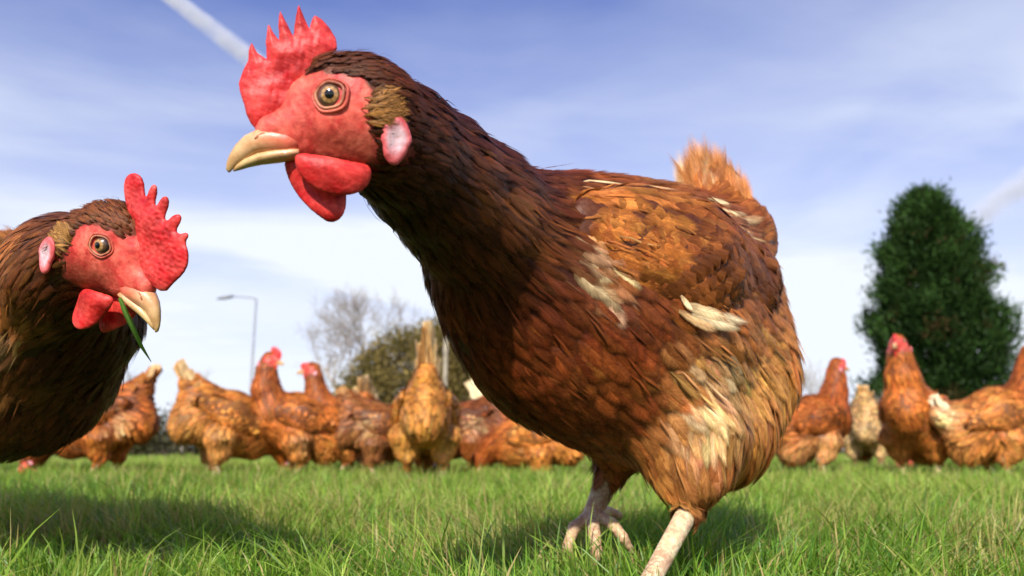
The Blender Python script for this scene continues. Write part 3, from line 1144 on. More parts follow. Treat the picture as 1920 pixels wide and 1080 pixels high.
def bare_tree(loc, h, spread, label, seed, depth=6, twig=0.012, trunk_r=0.16, cat='tree', name='bare_tree', group=None, mat=None, lean=0.0, stems=1):
    rnd = random.Random(seed)
    root = empty(name, loc, label, cat, group)
    TV, TF, BV, BF = [], [], [], []

    def grow(p, d, ln, r, lev):
        pts, rr = [p], [r]
        q = p.copy(); dd = d.copy()
        k = 3 if lev < 3 else 2
        for i in range(k):
            dd = nrm(dd + np.array([rnd.gauss(0, .16), rnd.gauss(0, .16), 0.06]))
            q = q + dd * ln / k
            pts.append(q.copy()); rr.append(max(r * (1 - 0.38 * (i + 1) / k), twig * 0.6))
        tube_chain(TV if lev == 0 else BV, TF if lev == 0 else BF, pts, rr, 8 if lev == 0 else (5 if lev < 3 else 3))
        if lev >= depth:
            return
        nb = rnd.choice((3, 3, 4)) if lev < depth - 1 else 4
        for i in range(nb):
            a = rnd.uniform(0, 6.28)
            ax = nrm(np.cross(dd, (math.cos(a), math.sin(a), 0.2)))
            ang = rnd.uniform(0.22, 0.62) * spread
            nd = nrm(dd * math.cos(ang) + ax * math.sin(ang) + np.array([0, 0, 0.08]))
            st = pts[-1] if i < 2 else pts[-2]
            grow(np.array(st), nd, ln * rnd.uniform(0.62, 0.86), max(r * rnd.uniform(0.45, 0.62), twig * 0.6), lev + 1)
    for s_ in range(stems):
        d0 = nrm(np.array([lean + (rnd.gauss(0, .3) if stems > 1 else 0), (rnd.gauss(0, .3) if stems > 1 else 0), 1.0]))
        grow(np.array([0, 0, -0.05]) + (np.array([rnd.gauss(0, .2), rnd.gauss(0, .2), 0]) if stems > 1 else 0), d0, h * 0.27, trunk_r, 0)
    mobj('trunk', np_mesh('trunk', np.array(TV), np.array(TF)), mat or M_BARK_PALE, root)
    mobj('branches', np_mesh('branches', np.array(BV), np.array(BF)), mat or M_BARK_PALE, root)


bare_tree(ground_at(652, 38), 10.2, 1.5, 'broad leafless tree rising between the street lamp and the green bush', 3, 6, 0.011, 0.17)
bare_tree(ground_at(352, 52), 6.6, 0.9, 'small thin leafless tree left of the street lamp', 8, 5, 0.012, 0.10)
bare_tree(ground_at(228, 55), 6.4, 0.9, 'faint leafless tree beside the dark breast of the left hen', 12, 5, 0.012, 0.10)
bare_tree(ground_at(1515, 55), 8.2, 0.9, 'faint leafless tree just right of the big hen', 15, 5, 0.012, 0.10)
bare_tree(ground_at(1600, 24), 2.3, 1.3, 'low tangled leafless shrub beyond the hens left of the conifer', 21, 5, 0.006, 0.04, 'shrub', 'bare_shrub', stems=5)
bare_tree(ground_at(1905, 60), 7.6, 1.0, 'leafless tree at the right edge behind the conifer', 19, 5, 0.012, 0.12)


def bush(name, loc, blobs, label, cat, cols, seed, n_cl=700, per=46, leaf=(0.08, 0.2), kind=None):
    rng = np.random.default_rng(seed)
    root = empty(name, loc, label, cat)
    if kind: root['kind'] = kind
    V, F = [], []
    P_, O_ = [], []
    tot = sum(b[3] * b[5] for b in blobs)
    for (bx, by, bz, rx, ry, rz) in blobs:
        n = int(n_cl * rx * rz / tot)
        v = nrm(rng.normal(0, 1, (n, 3)))
        v[:, 2] = np.abs(v[:, 2]) * 1.0
        lum = 0.82 + 0.3 * lf_noise(v * 2.0, seed + 3, 2.5)
        c = np.array([bx, by, bz]) + v * np.array([rx, ry, rz]) * (rng.uniform(0.6, 1.0, n) ** 0.5 * lum)[:, None]
        P_.append(c); O_.append(v)
        V, F = [], []
        for i in range(5):
            e = c[rng.integers(len(c))]
            tube_chain(V, F, [(bx * .9, by, -0.05), ((bx + e[0]) / 2, (by + e[1]) / 2, e[2] * .45), tuple(e)], [rx * .05, rx * .03, 0.008], 5)
        mobj('trunk', np_mesh('trunk', np.array(V), np.array(F)), M_BARK, root)
    c = np.concatenate(P_); o = np.concatenate(O_)
    n = len(c)
    cc, od = np.repeat(c, per, 0), np.repeat(o, per, 0)
    N = len(cc)
    d = nrm(od + rng.normal(0, 0.6, (N, 3)) + np.array([0, 0, 0.3]))
    p = cc + rng.normal(0, leaf[1] * 1.0, (N, 3))
    p[:, 2] = np.maximum(p[:, 2], 0.02)
    tone = np.repeat(rng.random(n), per)[:, None]
    col = (np.array(cols[0]) * (1 - tone) + np.array(cols[1]) * tone) * np.exp(rng.normal(0, 0.25, (N, 1)))
    Vv, Ff, Cc = leaves(rng, p, d, rng.uniform(leaf[0], leaf[1], N), rng.uniform(leaf[0], leaf[1], N) * 0.45, col)
    mobj('crown', np_mesh('crown', Vv, Ff, Cc, smooth=False), M_LEAF, root)
    return root


sc = 30.0 / FPX
bush('evergreen_tree', ground_at(800, 30), [(-2.2, 0, 0.9, 1.4, 1.6, 2.2), (-0.7, 0, 1.7, 1.9, 2.0, 3.0), (1.3, 0.4, 1.9, 2.1, 2.0, 3.4), (2.9, 0.5, 2.1, 2.2, 2, 3.5), (4.6, 0.6, 1.6, 2.2, 2, 3.0)],
     'broad rounded olive green tree behind the hens left of the big hen', 'tree', ((0.12, 0.10, 0.025), (0.30, 0.22, 0.07)), 4, 1500, 44, (0.09, 0.22))
bush('hedge', ground_at(330, 13), [(-2.6, 0, 0.1, 0.9, 0.5, 0.55), (-1.3, 0, 0.1, 0.9, 0.5, 0.62), (0.0, 0, 0.1, 0.9, 0.5, 0.58), (1.3, 0, 0.1, 0.9, 0.5, 0.5), (2.6, 0.1, 0.1, 0.9, 0.5, 0.5)],
     'low brownish green hedge behind the hens at left', 'hedge', ((0.04, 0.045, 0.015), (0.12, 0.11, 0.04)), 6, 900, 40, (0.03, 0.09))
bush('low_shrub', ground_at(1770, 20), [(-1.4, 0, 0.05, 0.7, 0.5, 0.5), (-0.3, 0, 0.1, 0.9, 0.5, 0.7), (1.2, 0, 0.1, 1.1, 0.5, 0.6)],
     'low dark shrubbery at the foot of the conifer', 'shrub', ((0.02, 0.035, 0.012), (0.07, 0.08, 0.025)), 7, 500, 40, (0.04, 0.1))

tl = [(x, (i * 7 % 5) * 1.2, 0.1, 5.5, 1.5, 1.5 + 0.9 * abs(math.sin(i * 1.9))) for i, x in enumerate(range(-66, 70, 7))]
bush('treeline', np.array([0, 75.0, 0]), tl, 'low hazy brown and green hedge line along the far side of the field', 'treeline',
     ((0.10, 0.09, 0.05), (0.22, 0.19, 0.11)), 31, 2600, 24, (0.15, 0.4), kind='stuff')

M_STEEL = plain('lamp_steel', (0.36, 0.37, 0.40), 0.45, 0.5, 0, 0.2, 3.0)
M_LAMPHEAD = plain('lamp_head_grey', (0.30, 0.31, 0.33), 0.5, 0.5)
M_GLASS_COVER = plain('lamp_cover', (0.65, 0.66, 0.68), 0.15, 0.6)
M_WOOD = plain('post_wood', (0.42, 0.36, 0.26), 0.85, 0.2, 0, 0.4, 9.0, 0.4)


def lamp():
    D = 40.0
    g = ground_at(472, D)
    root = empty('street_lamp', g, 'slim grey street lamp with one flat arm pointing left', 'street lamp')
    hh = (P(478, 548, D / math.cos(0) * 1.0)[2])
    hh = 7.75
    V, F = [], []
    tube_chain(V, F, [(0, 0, -0.1), (0, 0, 1.1), (0, 0, 1.15), (0, 0, hh)], [0.11, 0.11, 0.08, 0.05], 12)
    mobj('pole', np_mesh('pole', np.array(V), np.array(F)), M_STEEL, root)
    V, F = [], []
    tube_chain(V, F, [(0, 0, hh - 0.02), (-0.25, 0, hh + 0.05), (-1.25, 0, hh + 0.13)], [0.045, 0.04, 0.035], 8)
    mobj('arm', np_mesh('arm', np.array(V), np.array(F)), M_STEEL, root)
    V, F = loft([((-1.15, 0, hh + .13), (0, 0, .05), (0, .05, 0)), ((-1.3, 0, hh + .12), (0, 0, .09), (0, .14, 0)), ((-1.65, 0, hh + .06), (0, 0, .09), (0, .17, 0)),
                 ((-1.95, 0, hh + .0), (0, 0, .05), (0, .1, 0)), ((-2.02, 0, hh - 0.01), (0, 0, .015), (0, .04, 0))], 14)
    hd = mobj('lamp_head', np_mesh('lamp_head', V, F), M_LAMPHEAD, root)
    V, F = loft([((-1.35, 0, hh + .03), (0, 0, .02), (0, .08, 0)), ((-1.6, 0, hh - .0), (0, 0, .05), (0, .13, 0)), ((-1.85, 0, hh - .03), (0, 0, .02), (0, .07, 0))], 12)
    mobj('lamp_cover', np_mesh('lamp_cover', V, F), M_GLASS_COVER, hd)


lamp()


def post():
    g = ground_at(835, 14)
    root = empty('wooden_post', g, 'thin pale upright post in front of the olive green tree', 'post')
    V, F = [], []
    tube_chain(V, F, [(0, 0, -0.05), (0.0, 0, 1.0), (0.0, 0, 2.05), (0, 0, 2.09)], [0.045, 0.043, 0.04, 0.02], 10)
    mobj('shaft', np_mesh('shaft', np.array(V), np.array(F)), M_WOOD, root)
    V, F = [], []
    tube_chain(V, F, [(-0.052, 0, 1.85), (0.052, 0, 1.85)], [0.012, 0.012], 8)
    mobj('peg', np_mesh('peg', np.array(V), np.array(F)), M_STEEL, root)


post()


# contrails: long thin bodies of ice cloud high up, lit by the sun
def contrail(name, a, b, r0, r1, label, dens):
    m, t = mat_new('ice_cloud')
    tc = t.n('ShaderNodeTexCoord')
    nz = t.n('ShaderNodeTexNoise', i_Vector=tc.outputs['Object'], i_Scale=0.03, i_Detail=3.0)
    ax_ = nrm(b - a)
    cr = t.n('ShaderNodeVectorMath', operation='CROSS_PRODUCT', i_0=tc.outputs['Object'], i_1=tuple(ax_))
    ln_ = t.n('ShaderNodeVectorMath', operation='LENGTH', i_0=cr.outputs[0])
    fall = t.ramp(ln_.outputs['Value'], 0.0, max(r0, r1) * 0.98, 1.0, 0.0)
    vol = t.n('ShaderNodeVolumePrincipled', i_Density=t.m('MULTIPLY', t.m('MULTIPLY', t.ramp(nz.outputs[0], 0.3, 0.7, 0.4, 1.5), fall), dens))
    vol.inputs['Color'].default_value = (0.98, 0.98, 1, 1)
    t.t.nodes.new('ShaderNodeOutputMaterial')
    o = [n for n in t.t.nodes if n.type == 'OUTPUT_MATERIAL'][0]
    t.t.links.new(vol.outputs[0], o.inputs['Volume'])
    V, F = [], []
    k = 24
    pts = [a + (b - a) * i / k for i in range(k + 1)]
    mid = (a + b) / 2
    rs = [(r0 + (r1 - r0) * i / k) * min(1, 0.15 + i / 2, 0.15 + (k - i) / 3) for i in range(k + 1)]
    tube_chain(V, F, [p - mid for p in pts], rs, 12)
    sg = 12
    n = len(pts)
    V.append(pts[0] - mid); V.append(pts[-1] - mid)
    F2 = list(F)
    for i in range(0, sg, 2):
        F2.append((len(V) - 2, (i + 2) % sg, i + 1, i))
        F2.append((len(V) - 1, (n - 1) * sg + i, (n - 1) * sg + i + 1, (n - 1) * sg + (i + 2) % sg))
    ob = mobj(name, np_mesh(name, np.array(V), np.array(F2)), m)
    ob.location = mid
    tag(ob, label, 'contrail')


contrail('contrail', P(250, -60, 1500), P(600, 210, 1500), 14, 26, 'white contrail crossing the blue sky at upper left beside the red comb', 0.07)
contrail('contrail', P(2150, 175, 1500), P(1795, 436, 1500), 34, 34, 'soft white contrail in the sky above and right of the conifer', 0.035)

# =================================================================== THE BIG HEN
DK = (0.052, 0.012, 0.0035)
DK2 = (0.085, 0.019, 0.005)
CH = (0.125, 0.023, 0.0045)
WG = (0.26, 0.064, 0.012)
OR = (0.52, 0.165, 0.028)
GD = (0.60, 0.22, 0.04)
CR = (0.90, 0.66, 0.34)
BACKC = (0.22, 0.056, 0.014)
LEGC = (0.80, 0.60, 0.36)


def big_hen():
    rng = np.random.default_rng(2)
    foot_px = (1214, 1128)
    # ground point seen at foot_px
    r = cF + (foot_px[0] - 960) / FPX * cR + (540 - foot_px[1]) / FPX * cU
    foot = cO + r * (-(CAMH - 0.007) / r[2])
    org = np.array([foot[0], foot[1], 0.0])
    root = empty('hen', org, 'big brown hen striding close to the camera with one foot raised, tallest in view', 'hen')
    up = cU
    fr = Frame(P(656, 208, 0.345), (-math.cos(rad(10)), -math.sin(rad(10)), 0), up)
    Pm = lambda x, y, d, rr: (P(x, y, d), rr * d / FPX)
    latb = np.array([0.58, -0.81, 0.0])       # towards the camera-right side of the body
    back = np.array([0.80, 0.55, 0.0])
    pr = head_prims(fr, (0.10, 0.026, 0.007))
    latn = np.array([0.25, -0.97, 0.0])

    def chain(lst, **kw):
        o = []
        for a, b in zip(lst[:-1], lst[1:]):
            (p0, r0), (p1, r1) = Pm(*a), Pm(*b)
            o.append(prim(p0, r0, p1, r1, **kw))
        return o
    pr += chain([(705, 224, .352, 86), (745, 268, .372, 100)], lat=latn, sq=.78, k=.014, col=DK, L=.016, W=.0045, pt=.6, lift=.06)
    pr += chain([(745, 268, .372, 99), (808, 326, .405, 108)], lat=latn, sq=.80, k=.014, col=DK, L=.026, W=.0060, pt=.75, lift=.06)
    pr += chain([(808, 326, .405, 108), (880, 392, .445, 121)], lat=latn, sq=.82, k=.015, col=DK2, L=.034, W=.0072, pt=.8, lift=.07)
    pr += chain([(880, 392, .445, 121), (960, 462, .49, 140)], lat=latb, sq=.84, k=.016, col=DK2, L=.036, W=.0085, pt=.75, lift=.07)
    pr += chain([(925, 500, .485, 112), (1008, 585, .515, 155)], lat=latb, sq=.86, k=.02, col=CH, L=.021, W=.0115, lift=.12, flow=(0.45, 0.25, -0.6))
    pr += chain([(998, 520, .51, 176), (1080, 575, .545, 218)], lat=latb, sq=.80, k=.025, col=CH, L=.023, W=.0125, lift=.12, flow=(0.65, 0.35, -0.5))
    pr += chain([(1080, 570, .545, 222), (1195, 600, .585, 240)], lat=latb, sq=.80, k=.03, col=(0.21, 0.043, 0.007), L=.025, W=.0135, lift=.13, flow=(0.65, 0.4, -0.55))
    pr += chain([(1195, 600, .585, 240), (1280, 610, .615, 192)], lat=latb, sq=.82, k=.03, col=(0.42, 0.15, 0.035), L=.028, W=.0125, lift=.14, flow=(0.7, 0.5, -0.35))
    # back line
    pr += chain([(1080, 440, .545, 94), (1290, 480, .62, 100)], lat=latb, sq=1.0, k=.02, col=BACKC, L=.034, W=.011, pt=.5, lift=.07, flow=back)
    # rump and tail base
    pr += chain([(1280, 500, .615, 140), (1375, 450, .645, 72)], lat=latb, sq=.9, k=.02, col=WG, L=.034, W=.012, pt=.3, lift=.08, flow=(0.4, 0.45, 0.25))
    pr += chain([(1375, 448, .645, 74), (1338, 360, .66, 50)], lat=latb, sq=.8, k=.016, col=(0.46, 0.17, 0.045), L=.036, W=.013, pt=.2, lift=.12, flow=(-0.1, 0.1, 1.0))
    pr += chain([(1350, 560, .63, 108), (1388, 670, .63, 98)], lat=latb, sq=.9, k=.02, col=GD, L=.030, W=.0075, pt=.5, lift=.15, flow=(0.25, 0.2, -0.9))
    # fluff behind and thigh (near side)
    pr += chain([(1378, 715, .615, 112), (1348, 800, .585, 106)], lat=latb, sq=.9, k=.022, col=GD, L=.030, W=.0075, pt=.5, lift=.15, flow=(0.0, 0.0, -1.0))
    pr += chain([(1240, 710, .55, 125), (1294, 835, .54, 100)], lat=latb, sq=.8, k=.02, col=(0.52, 0.20, 0.05), L=.030, W=.0105, pt=.5, lift=.12, flow=(0.35, -0.05, -0.9))
    pr += chain([(1290, 832, .54, 104), (1296, 880, .532, 58)], lat=latb, sq=.95, k=.012, col=(0.36, 0.12, 0.035), L=.026, W=.008, pt=.6, lift=.14, flow=(0.05, 0, -1.0))
    # far thigh
    pr += chain([(1140, 740, .60, 110), (1165, 820, .60, 62)], lat=latb, sq=.8, k=.018, col=(0.30, 0.09, 0.02), L=.026, W=.01, pt=.5, lift=.15, flow=(-0.1, 0, -1.0))
    # near shank
    sk = dict(bare=True, k=.003, skin=LEGC)
    h0, _ = Pm(1300, 890, .532, 20)
    pr += [prim(h0, .0095, P(1292, 955, .53), .0070, **sk), prim(P(1292, 955, .53), .0070, foot + np.array([0, 0, .008]), .0060, **sk)]
    pr += toes(foot, (-0.95, -0.25, 0), 1.0, .0062)
    # far leg, lifted, foot hanging; shade put into its darker shank colour
    sk2 = dict(bare=True, k=.003, skin=(0.44, 0.33, 0.22))
    a0, a1, a2 = P(1158, 850, .60), P(1128, 925, .598), P(1112, 962, .592)
    pr += [prim(a0, .0115, a1, .0078, **sk2), prim(a1, .0078, a2, .0074, **sk2)]
    sk3 = dict(bare=True, k=.002, skin=(0.66, 0.43, 0.26))
    for ch in ([(1112, 962, .592), (1076, 990, .575), (1064, 1026, .57), (1074, 1056, .572)],
               [(1112, 962, .592), (1150, 984, .575), (1168, 1008, .57), (1184, 1032, .572)],
               [(1112, 962, .592), (1114, 1002, .560), (1120, 1036, .552), (1112, 1066, .552)],
               [(1116, 958, .595), (1138, 960, .612), (1158, 966, .618)]):
        rr = [.0050, .0044, .0039, .0026]
        e0, e1 = P(*ch[-1]), P(*ch[-2])
        cd = nrm(nrm(e0 - e1) + np.array([0.25, 0, -0.35]))
        pr.append(prim(e0, .0024, e0 + cd * .009, .0007, bare=True, k=.001, skin=(0.22, 0.13, 0.07)))
        for i in range(len(ch) - 1):
            pr.append(prim(P(*ch[i]), rr[i], P(*ch[i + 1]), rr[i + 1], **sk3))
    to_local(pr, org)
    fr.o = fr.o - org
    fl = Field(pr, 0.0025)
    V, Q = body_mesh(root, fl, fr)
    co = cO - org

    def S(px, py):                             # a point of the near surface
        h = fl.hit(co, cF + (px - 960) / FPX * cR + (540 - py) / FPX * cU, 0.25, 0.9)
        return h if h is not None else P(px, py, .55) - org
    spots = [
        (S(1125, 430), .030, OR, .85), (S(1180, 410), .030, (0.50, 0.17, 0.035), .7), (S(1075, 480), .0105, CR, .75), (S(1065, 505), .008, CR, .8), (S(1118, 520), .0105, CR, .75),
        (S(1130, 545), .008, CR, .7), (S(1200, 350), .03, (0.34, 0.11, 0.03), .5),
        (S(900, 340), .016, (0.34, 0.10, 0.02), .6), (S(960, 380), .018, (0.36, 0.12, 0.03), .6), (S(1000, 420), .014, (0.32, 0.10, 0.02), .6),
        (S(840, 260), .014, (0.22, 0.06, 0.015), .5),
        (S(1330, 720), .020, CR, .75), (S(1290, 790), .016, CR, .7), (S(1390, 700), .024, (0.80, 0.42, 0.12), .8), (S(1350, 780), .020, (0.84, 0.54, 0.20), .7),
        (S(1430, 690), .026, (0.74, 0.36, 0.09), .8), (S(1440, 780), .028, (0.52, 0.20, 0.05), .7), (S(1370, 850), .024, (0.40, 0.12, 0.03), .7),
        (S(1270, 700), .02, (0.62, 0.30, 0.09), .6), (S(1250, 860), .022, (0.58, 0.24, 0.06), .7),
        (S(1150, 850), .022, (0.40, 0.13, 0.03), .6), (S(1230, 760), .016, (0.34, 0.11, 0.02), .5),
        (S(1335, 385), .009, CR, .8), (S(1368, 402), .010, CR, .8), (S(1380, 430), .008, CR, .6),
        (S(1080, 700), .03, (0.33, 0.09, 0.02), .5), (S(1000, 640), .02, (0.13, 0.03, 0.008), .5),
    ]
    face = face_test(fr)
    near = fr.d((0, 1, 0))
    # ear tuft
    tc_ = fr.w(H(703, 205, 95))
    hp = fl.hit(tc_ + near * .03, -near, 0, .08)
    extra = []
    n = 260
    p = hp + fr.d(np.stack([rng.normal(0, 11, n), np.zeros(n), rng.normal(0, 13, n)], 1) / K)
    nn = fl.grad(p)
    p = p - nn * fl.sample(p)[:, None]
    t = fr.d(np.stack([-np.ones(n), rng.normal(.2, .2, n), rng.normal(0.15, .3, n)], 1))
    t = nrm(t - nn * (t * nn).sum(-1, keepdims=True) * .8)
    extra.append(feathers(rng, p, t, nn, rng.uniform(.006, .010, n), np.full(n, .0015), np.full(n, .22),
                          np.array((0.30, 0.13, 0.03)) * np.exp(rng.normal(0, .3, (n, 1))), np.full(n, .4), fl, 5))
    # long pale streak feathers lying along the back
    for (x, y, l_, wd, cc) in ((1085, 342, .036, .0035, CR), (1075, 350, .040, .004, (0.5, .25, .1)), (1190, 352, .035, .004, (0.6, .33, .15)), (1240, 372, .03, .004, (0.5, .25, .1)),
                               (1320, 372, .026, .008, CR), (1345, 392, .024, .008, CR)):
        p = S(x, y)[None]
        nn = fl.grad(p)
        t = nrm(back[None] + np.array([[0, 0, -.12]])); t = nrm(t - nn * (t * nn).sum(-1, keepdims=True))
        extra.append(feathers(rng, p, t, nn, np.array([l_]), np.array([wd]), np.array([.06]), np.array([cc]), np.array([.5]), fl, 6, h0=np.array([.0026])))
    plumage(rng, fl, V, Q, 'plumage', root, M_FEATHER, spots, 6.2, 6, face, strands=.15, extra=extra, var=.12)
    head_parts(root, fr, fl, 1, COMB_A, quality=2, seed=2)

    # wings: a flattened pad each side with coverts, then long flight feathers
    for side in (1, -1):
        mir = lambda v: v if side == 1 else v - 2 * latb * ((v - (P(1150, 560, .575) - org)) @ latb)
        pts = [(S(1128, 430), .024), (S(1210, 455), .036), (S(1320, 480), .038), (S(1420, 520), .026)]
        wp = []
        fv = [(0.8, 0.5, -0.12), (0.8, 0.5, -0.2), (0.72, 0.5, -0.38), (0.6, 0.4, -0.6)]
        cw = [(0.46, 0.145, 0.027), (0.26, 0.068, 0.013), (0.21, 0.056, 0.012)]
        Ls = [(.025, .0125), (.034, .0135), (.048, .0135)]
        for i in range(3):
            a, b = mir(pts[i][0]), mir(pts[i + 1][0])
            lt = latb
            fw = np.array(fv[i])
            wp.append(prim(a - latb * side * .004, pts[i][1], b - latb * side * .004, pts[i + 1][1], lat=lt, sq=.46, k=.012, col=cw[i], L=Ls[i][0], W=Ls[i][1], lift=.07,
                           flow=fw, pt=.15, skin=np.array(WG) * .5))
        wf = Field(wp, .003)
        Vw, Qw = wf.surface()
        wspots = [(c, r_, k_, s_) for (c, r_, k_, s_) in spots[:6]] + [(S(1300, 520), .02, (0.20, 0.055, 0.014), .6), (S(1400, 560), .03, (0.22, 0.07, 0.02), .6), (S(1290, 430), .02, (0.36, 0.12, 0.03), .5)]
        ex = []
        bd = cF + 0 * cF
        for i in range(26):
            f_ = (i % 13) / 12
            row = i // 13
            xp, yp = 1205 + 190 * f_ + row * 30, 545 - 120 * f_ + row * 18
            hp = wf.hit(co, cF + (xp - 960) / FPX * cR + (540 - yp) / FPX * cU, .25, .9) if side == 1 else None
            if hp is None:
                if side == 1: continue
                hp = mir(S(xp, yp)) - latb * .012
            nn = latb[None] * side
            ex.append(feathers(rng, hp[None], nrm(np.array([[.66, .46, -.42]])), nn, np.array([.052 - .006 * row]), np.array([.0125]), np.array([.03]),
                               np.array([(0.25, 0.075, 0.017)]) * rng.uniform(.6, 1.35), np.array([.15]), wf if side == 1 else None, 6, h0=np.array([.003 + .0015 * f_])))
        # flight feathers fanned along the lower rear edge
        nf = 16
        for i in range(nf):
            f_ = i / (nf - 1)
            st = mir(S(1215 + 130 * f_, 500 + 35 * f_)) + latb * side * (.004 - .003 * f_)
            tipv = mir(S(1330 + 135 * f_, 575 + 30 * f_)) + latb * side * .004
            t = nrm(tipv - st)[None]
            nn = nrm(latb[None] * side + np.array([[0, 0, .25]]))
            ex.append(feathers(rng, st[None], t, nn, np.array([np.linalg.norm(tipv - st) * 1.08]), np.array([.0155]), np.array([.0]),
                               np.array([(0.24, 0.075, 0.02)]) * rng.uniform(.6, 1.2), np.array([.2]), None, 6, curl=.25))
        if side == 1:
            for (x0, y0, x1, y1, wd, cc) in ((1266, 556, 1282, 588, .005, CR), (1275, 574, 1350, 600, .009, CR), (1290, 586, 1392, 608, .008, (0.80, .62, .36)), (1285, 592, 1375, 620, .009, (0.86, .66, .36)), (1262, 585, 1330, 624, .008, (0.70, .42, .18))):
                a, b = S(x0, y0) + latb * .005, S(x1, y1) + latb * .009
                ex.append(feathers(rng, a[None], nrm(b - a)[None], latb[None] * 1.0, np.array([np.linalg.norm(b - a)]), np.array([wd]), np.array([0.]), np.array([cc]), np.array([.15]), None, 6, curl=.1))
        wing_core = mobj('wing', np_mesh('wing', Vw, Qw, np.tile(np.array(WG) * .4, (len(Vw), 1))), M_SKIN, root)
        plumage(rng, wf, Vw, Qw, 'wing_feathers', wing_core, M_FEATHER, wspots, 6.0, 6, None, strands=.25, extra=ex, var=.11)
    # tail
    fe = Feat()
    base = P(1352, 392, .66) - org
    for layer, (nf, ln, spread, cc, wd, o) in enumerate(((18, .078, .10, (0.62, 0.27, 0.09), .017, 0), (22, .068, .13, (0.58, 0.24, 0.07), .016, -.006), (24, .052, .17, (0.50, 0.18, 0.05), .015, -.012), (22, .036, .2, (0.46, 0.16, 0.04), .014, -.016))):
        for i in range(nf):
            f_ = (i / (nf - 1) - .5) * 2
            rt = P(1345 + f_ * (34 + 3 * layer), 412 + abs(f_) * 10 + layer * 6, .655 + .02 * math.cos(i * 2.1)) - org + latb * (-o + rng.normal(0, .003))
            t = nrm(np.array([-.17, -.02, 1.0]) + cR * f_ * spread * .75 + rng.normal(0, .05, 3))
            nn = nrm(latb + cR * rng.normal(0, .35) + np.array([0, 0, .1]))
            nn = nrm(nn - t * (nn @ t))
            c = np.array(cc) * np.exp(rng.normal(0, .2))
            if rng.random() < .12: c = c * .4 + np.array(CR) * .6
            fe.add(feathers(rng, rt[None], t[None], nn[None], np.array([ln * (1 - .12 * abs(f_)) * rng.uniform(.94, 1.04)]), np.array([wd]), np.array([0.]), c[None], np.array([.05]), None, 6, curl=rng.normal(0, .15)))
    fe.build('tail', M_FEATHER, root)


big_hen()


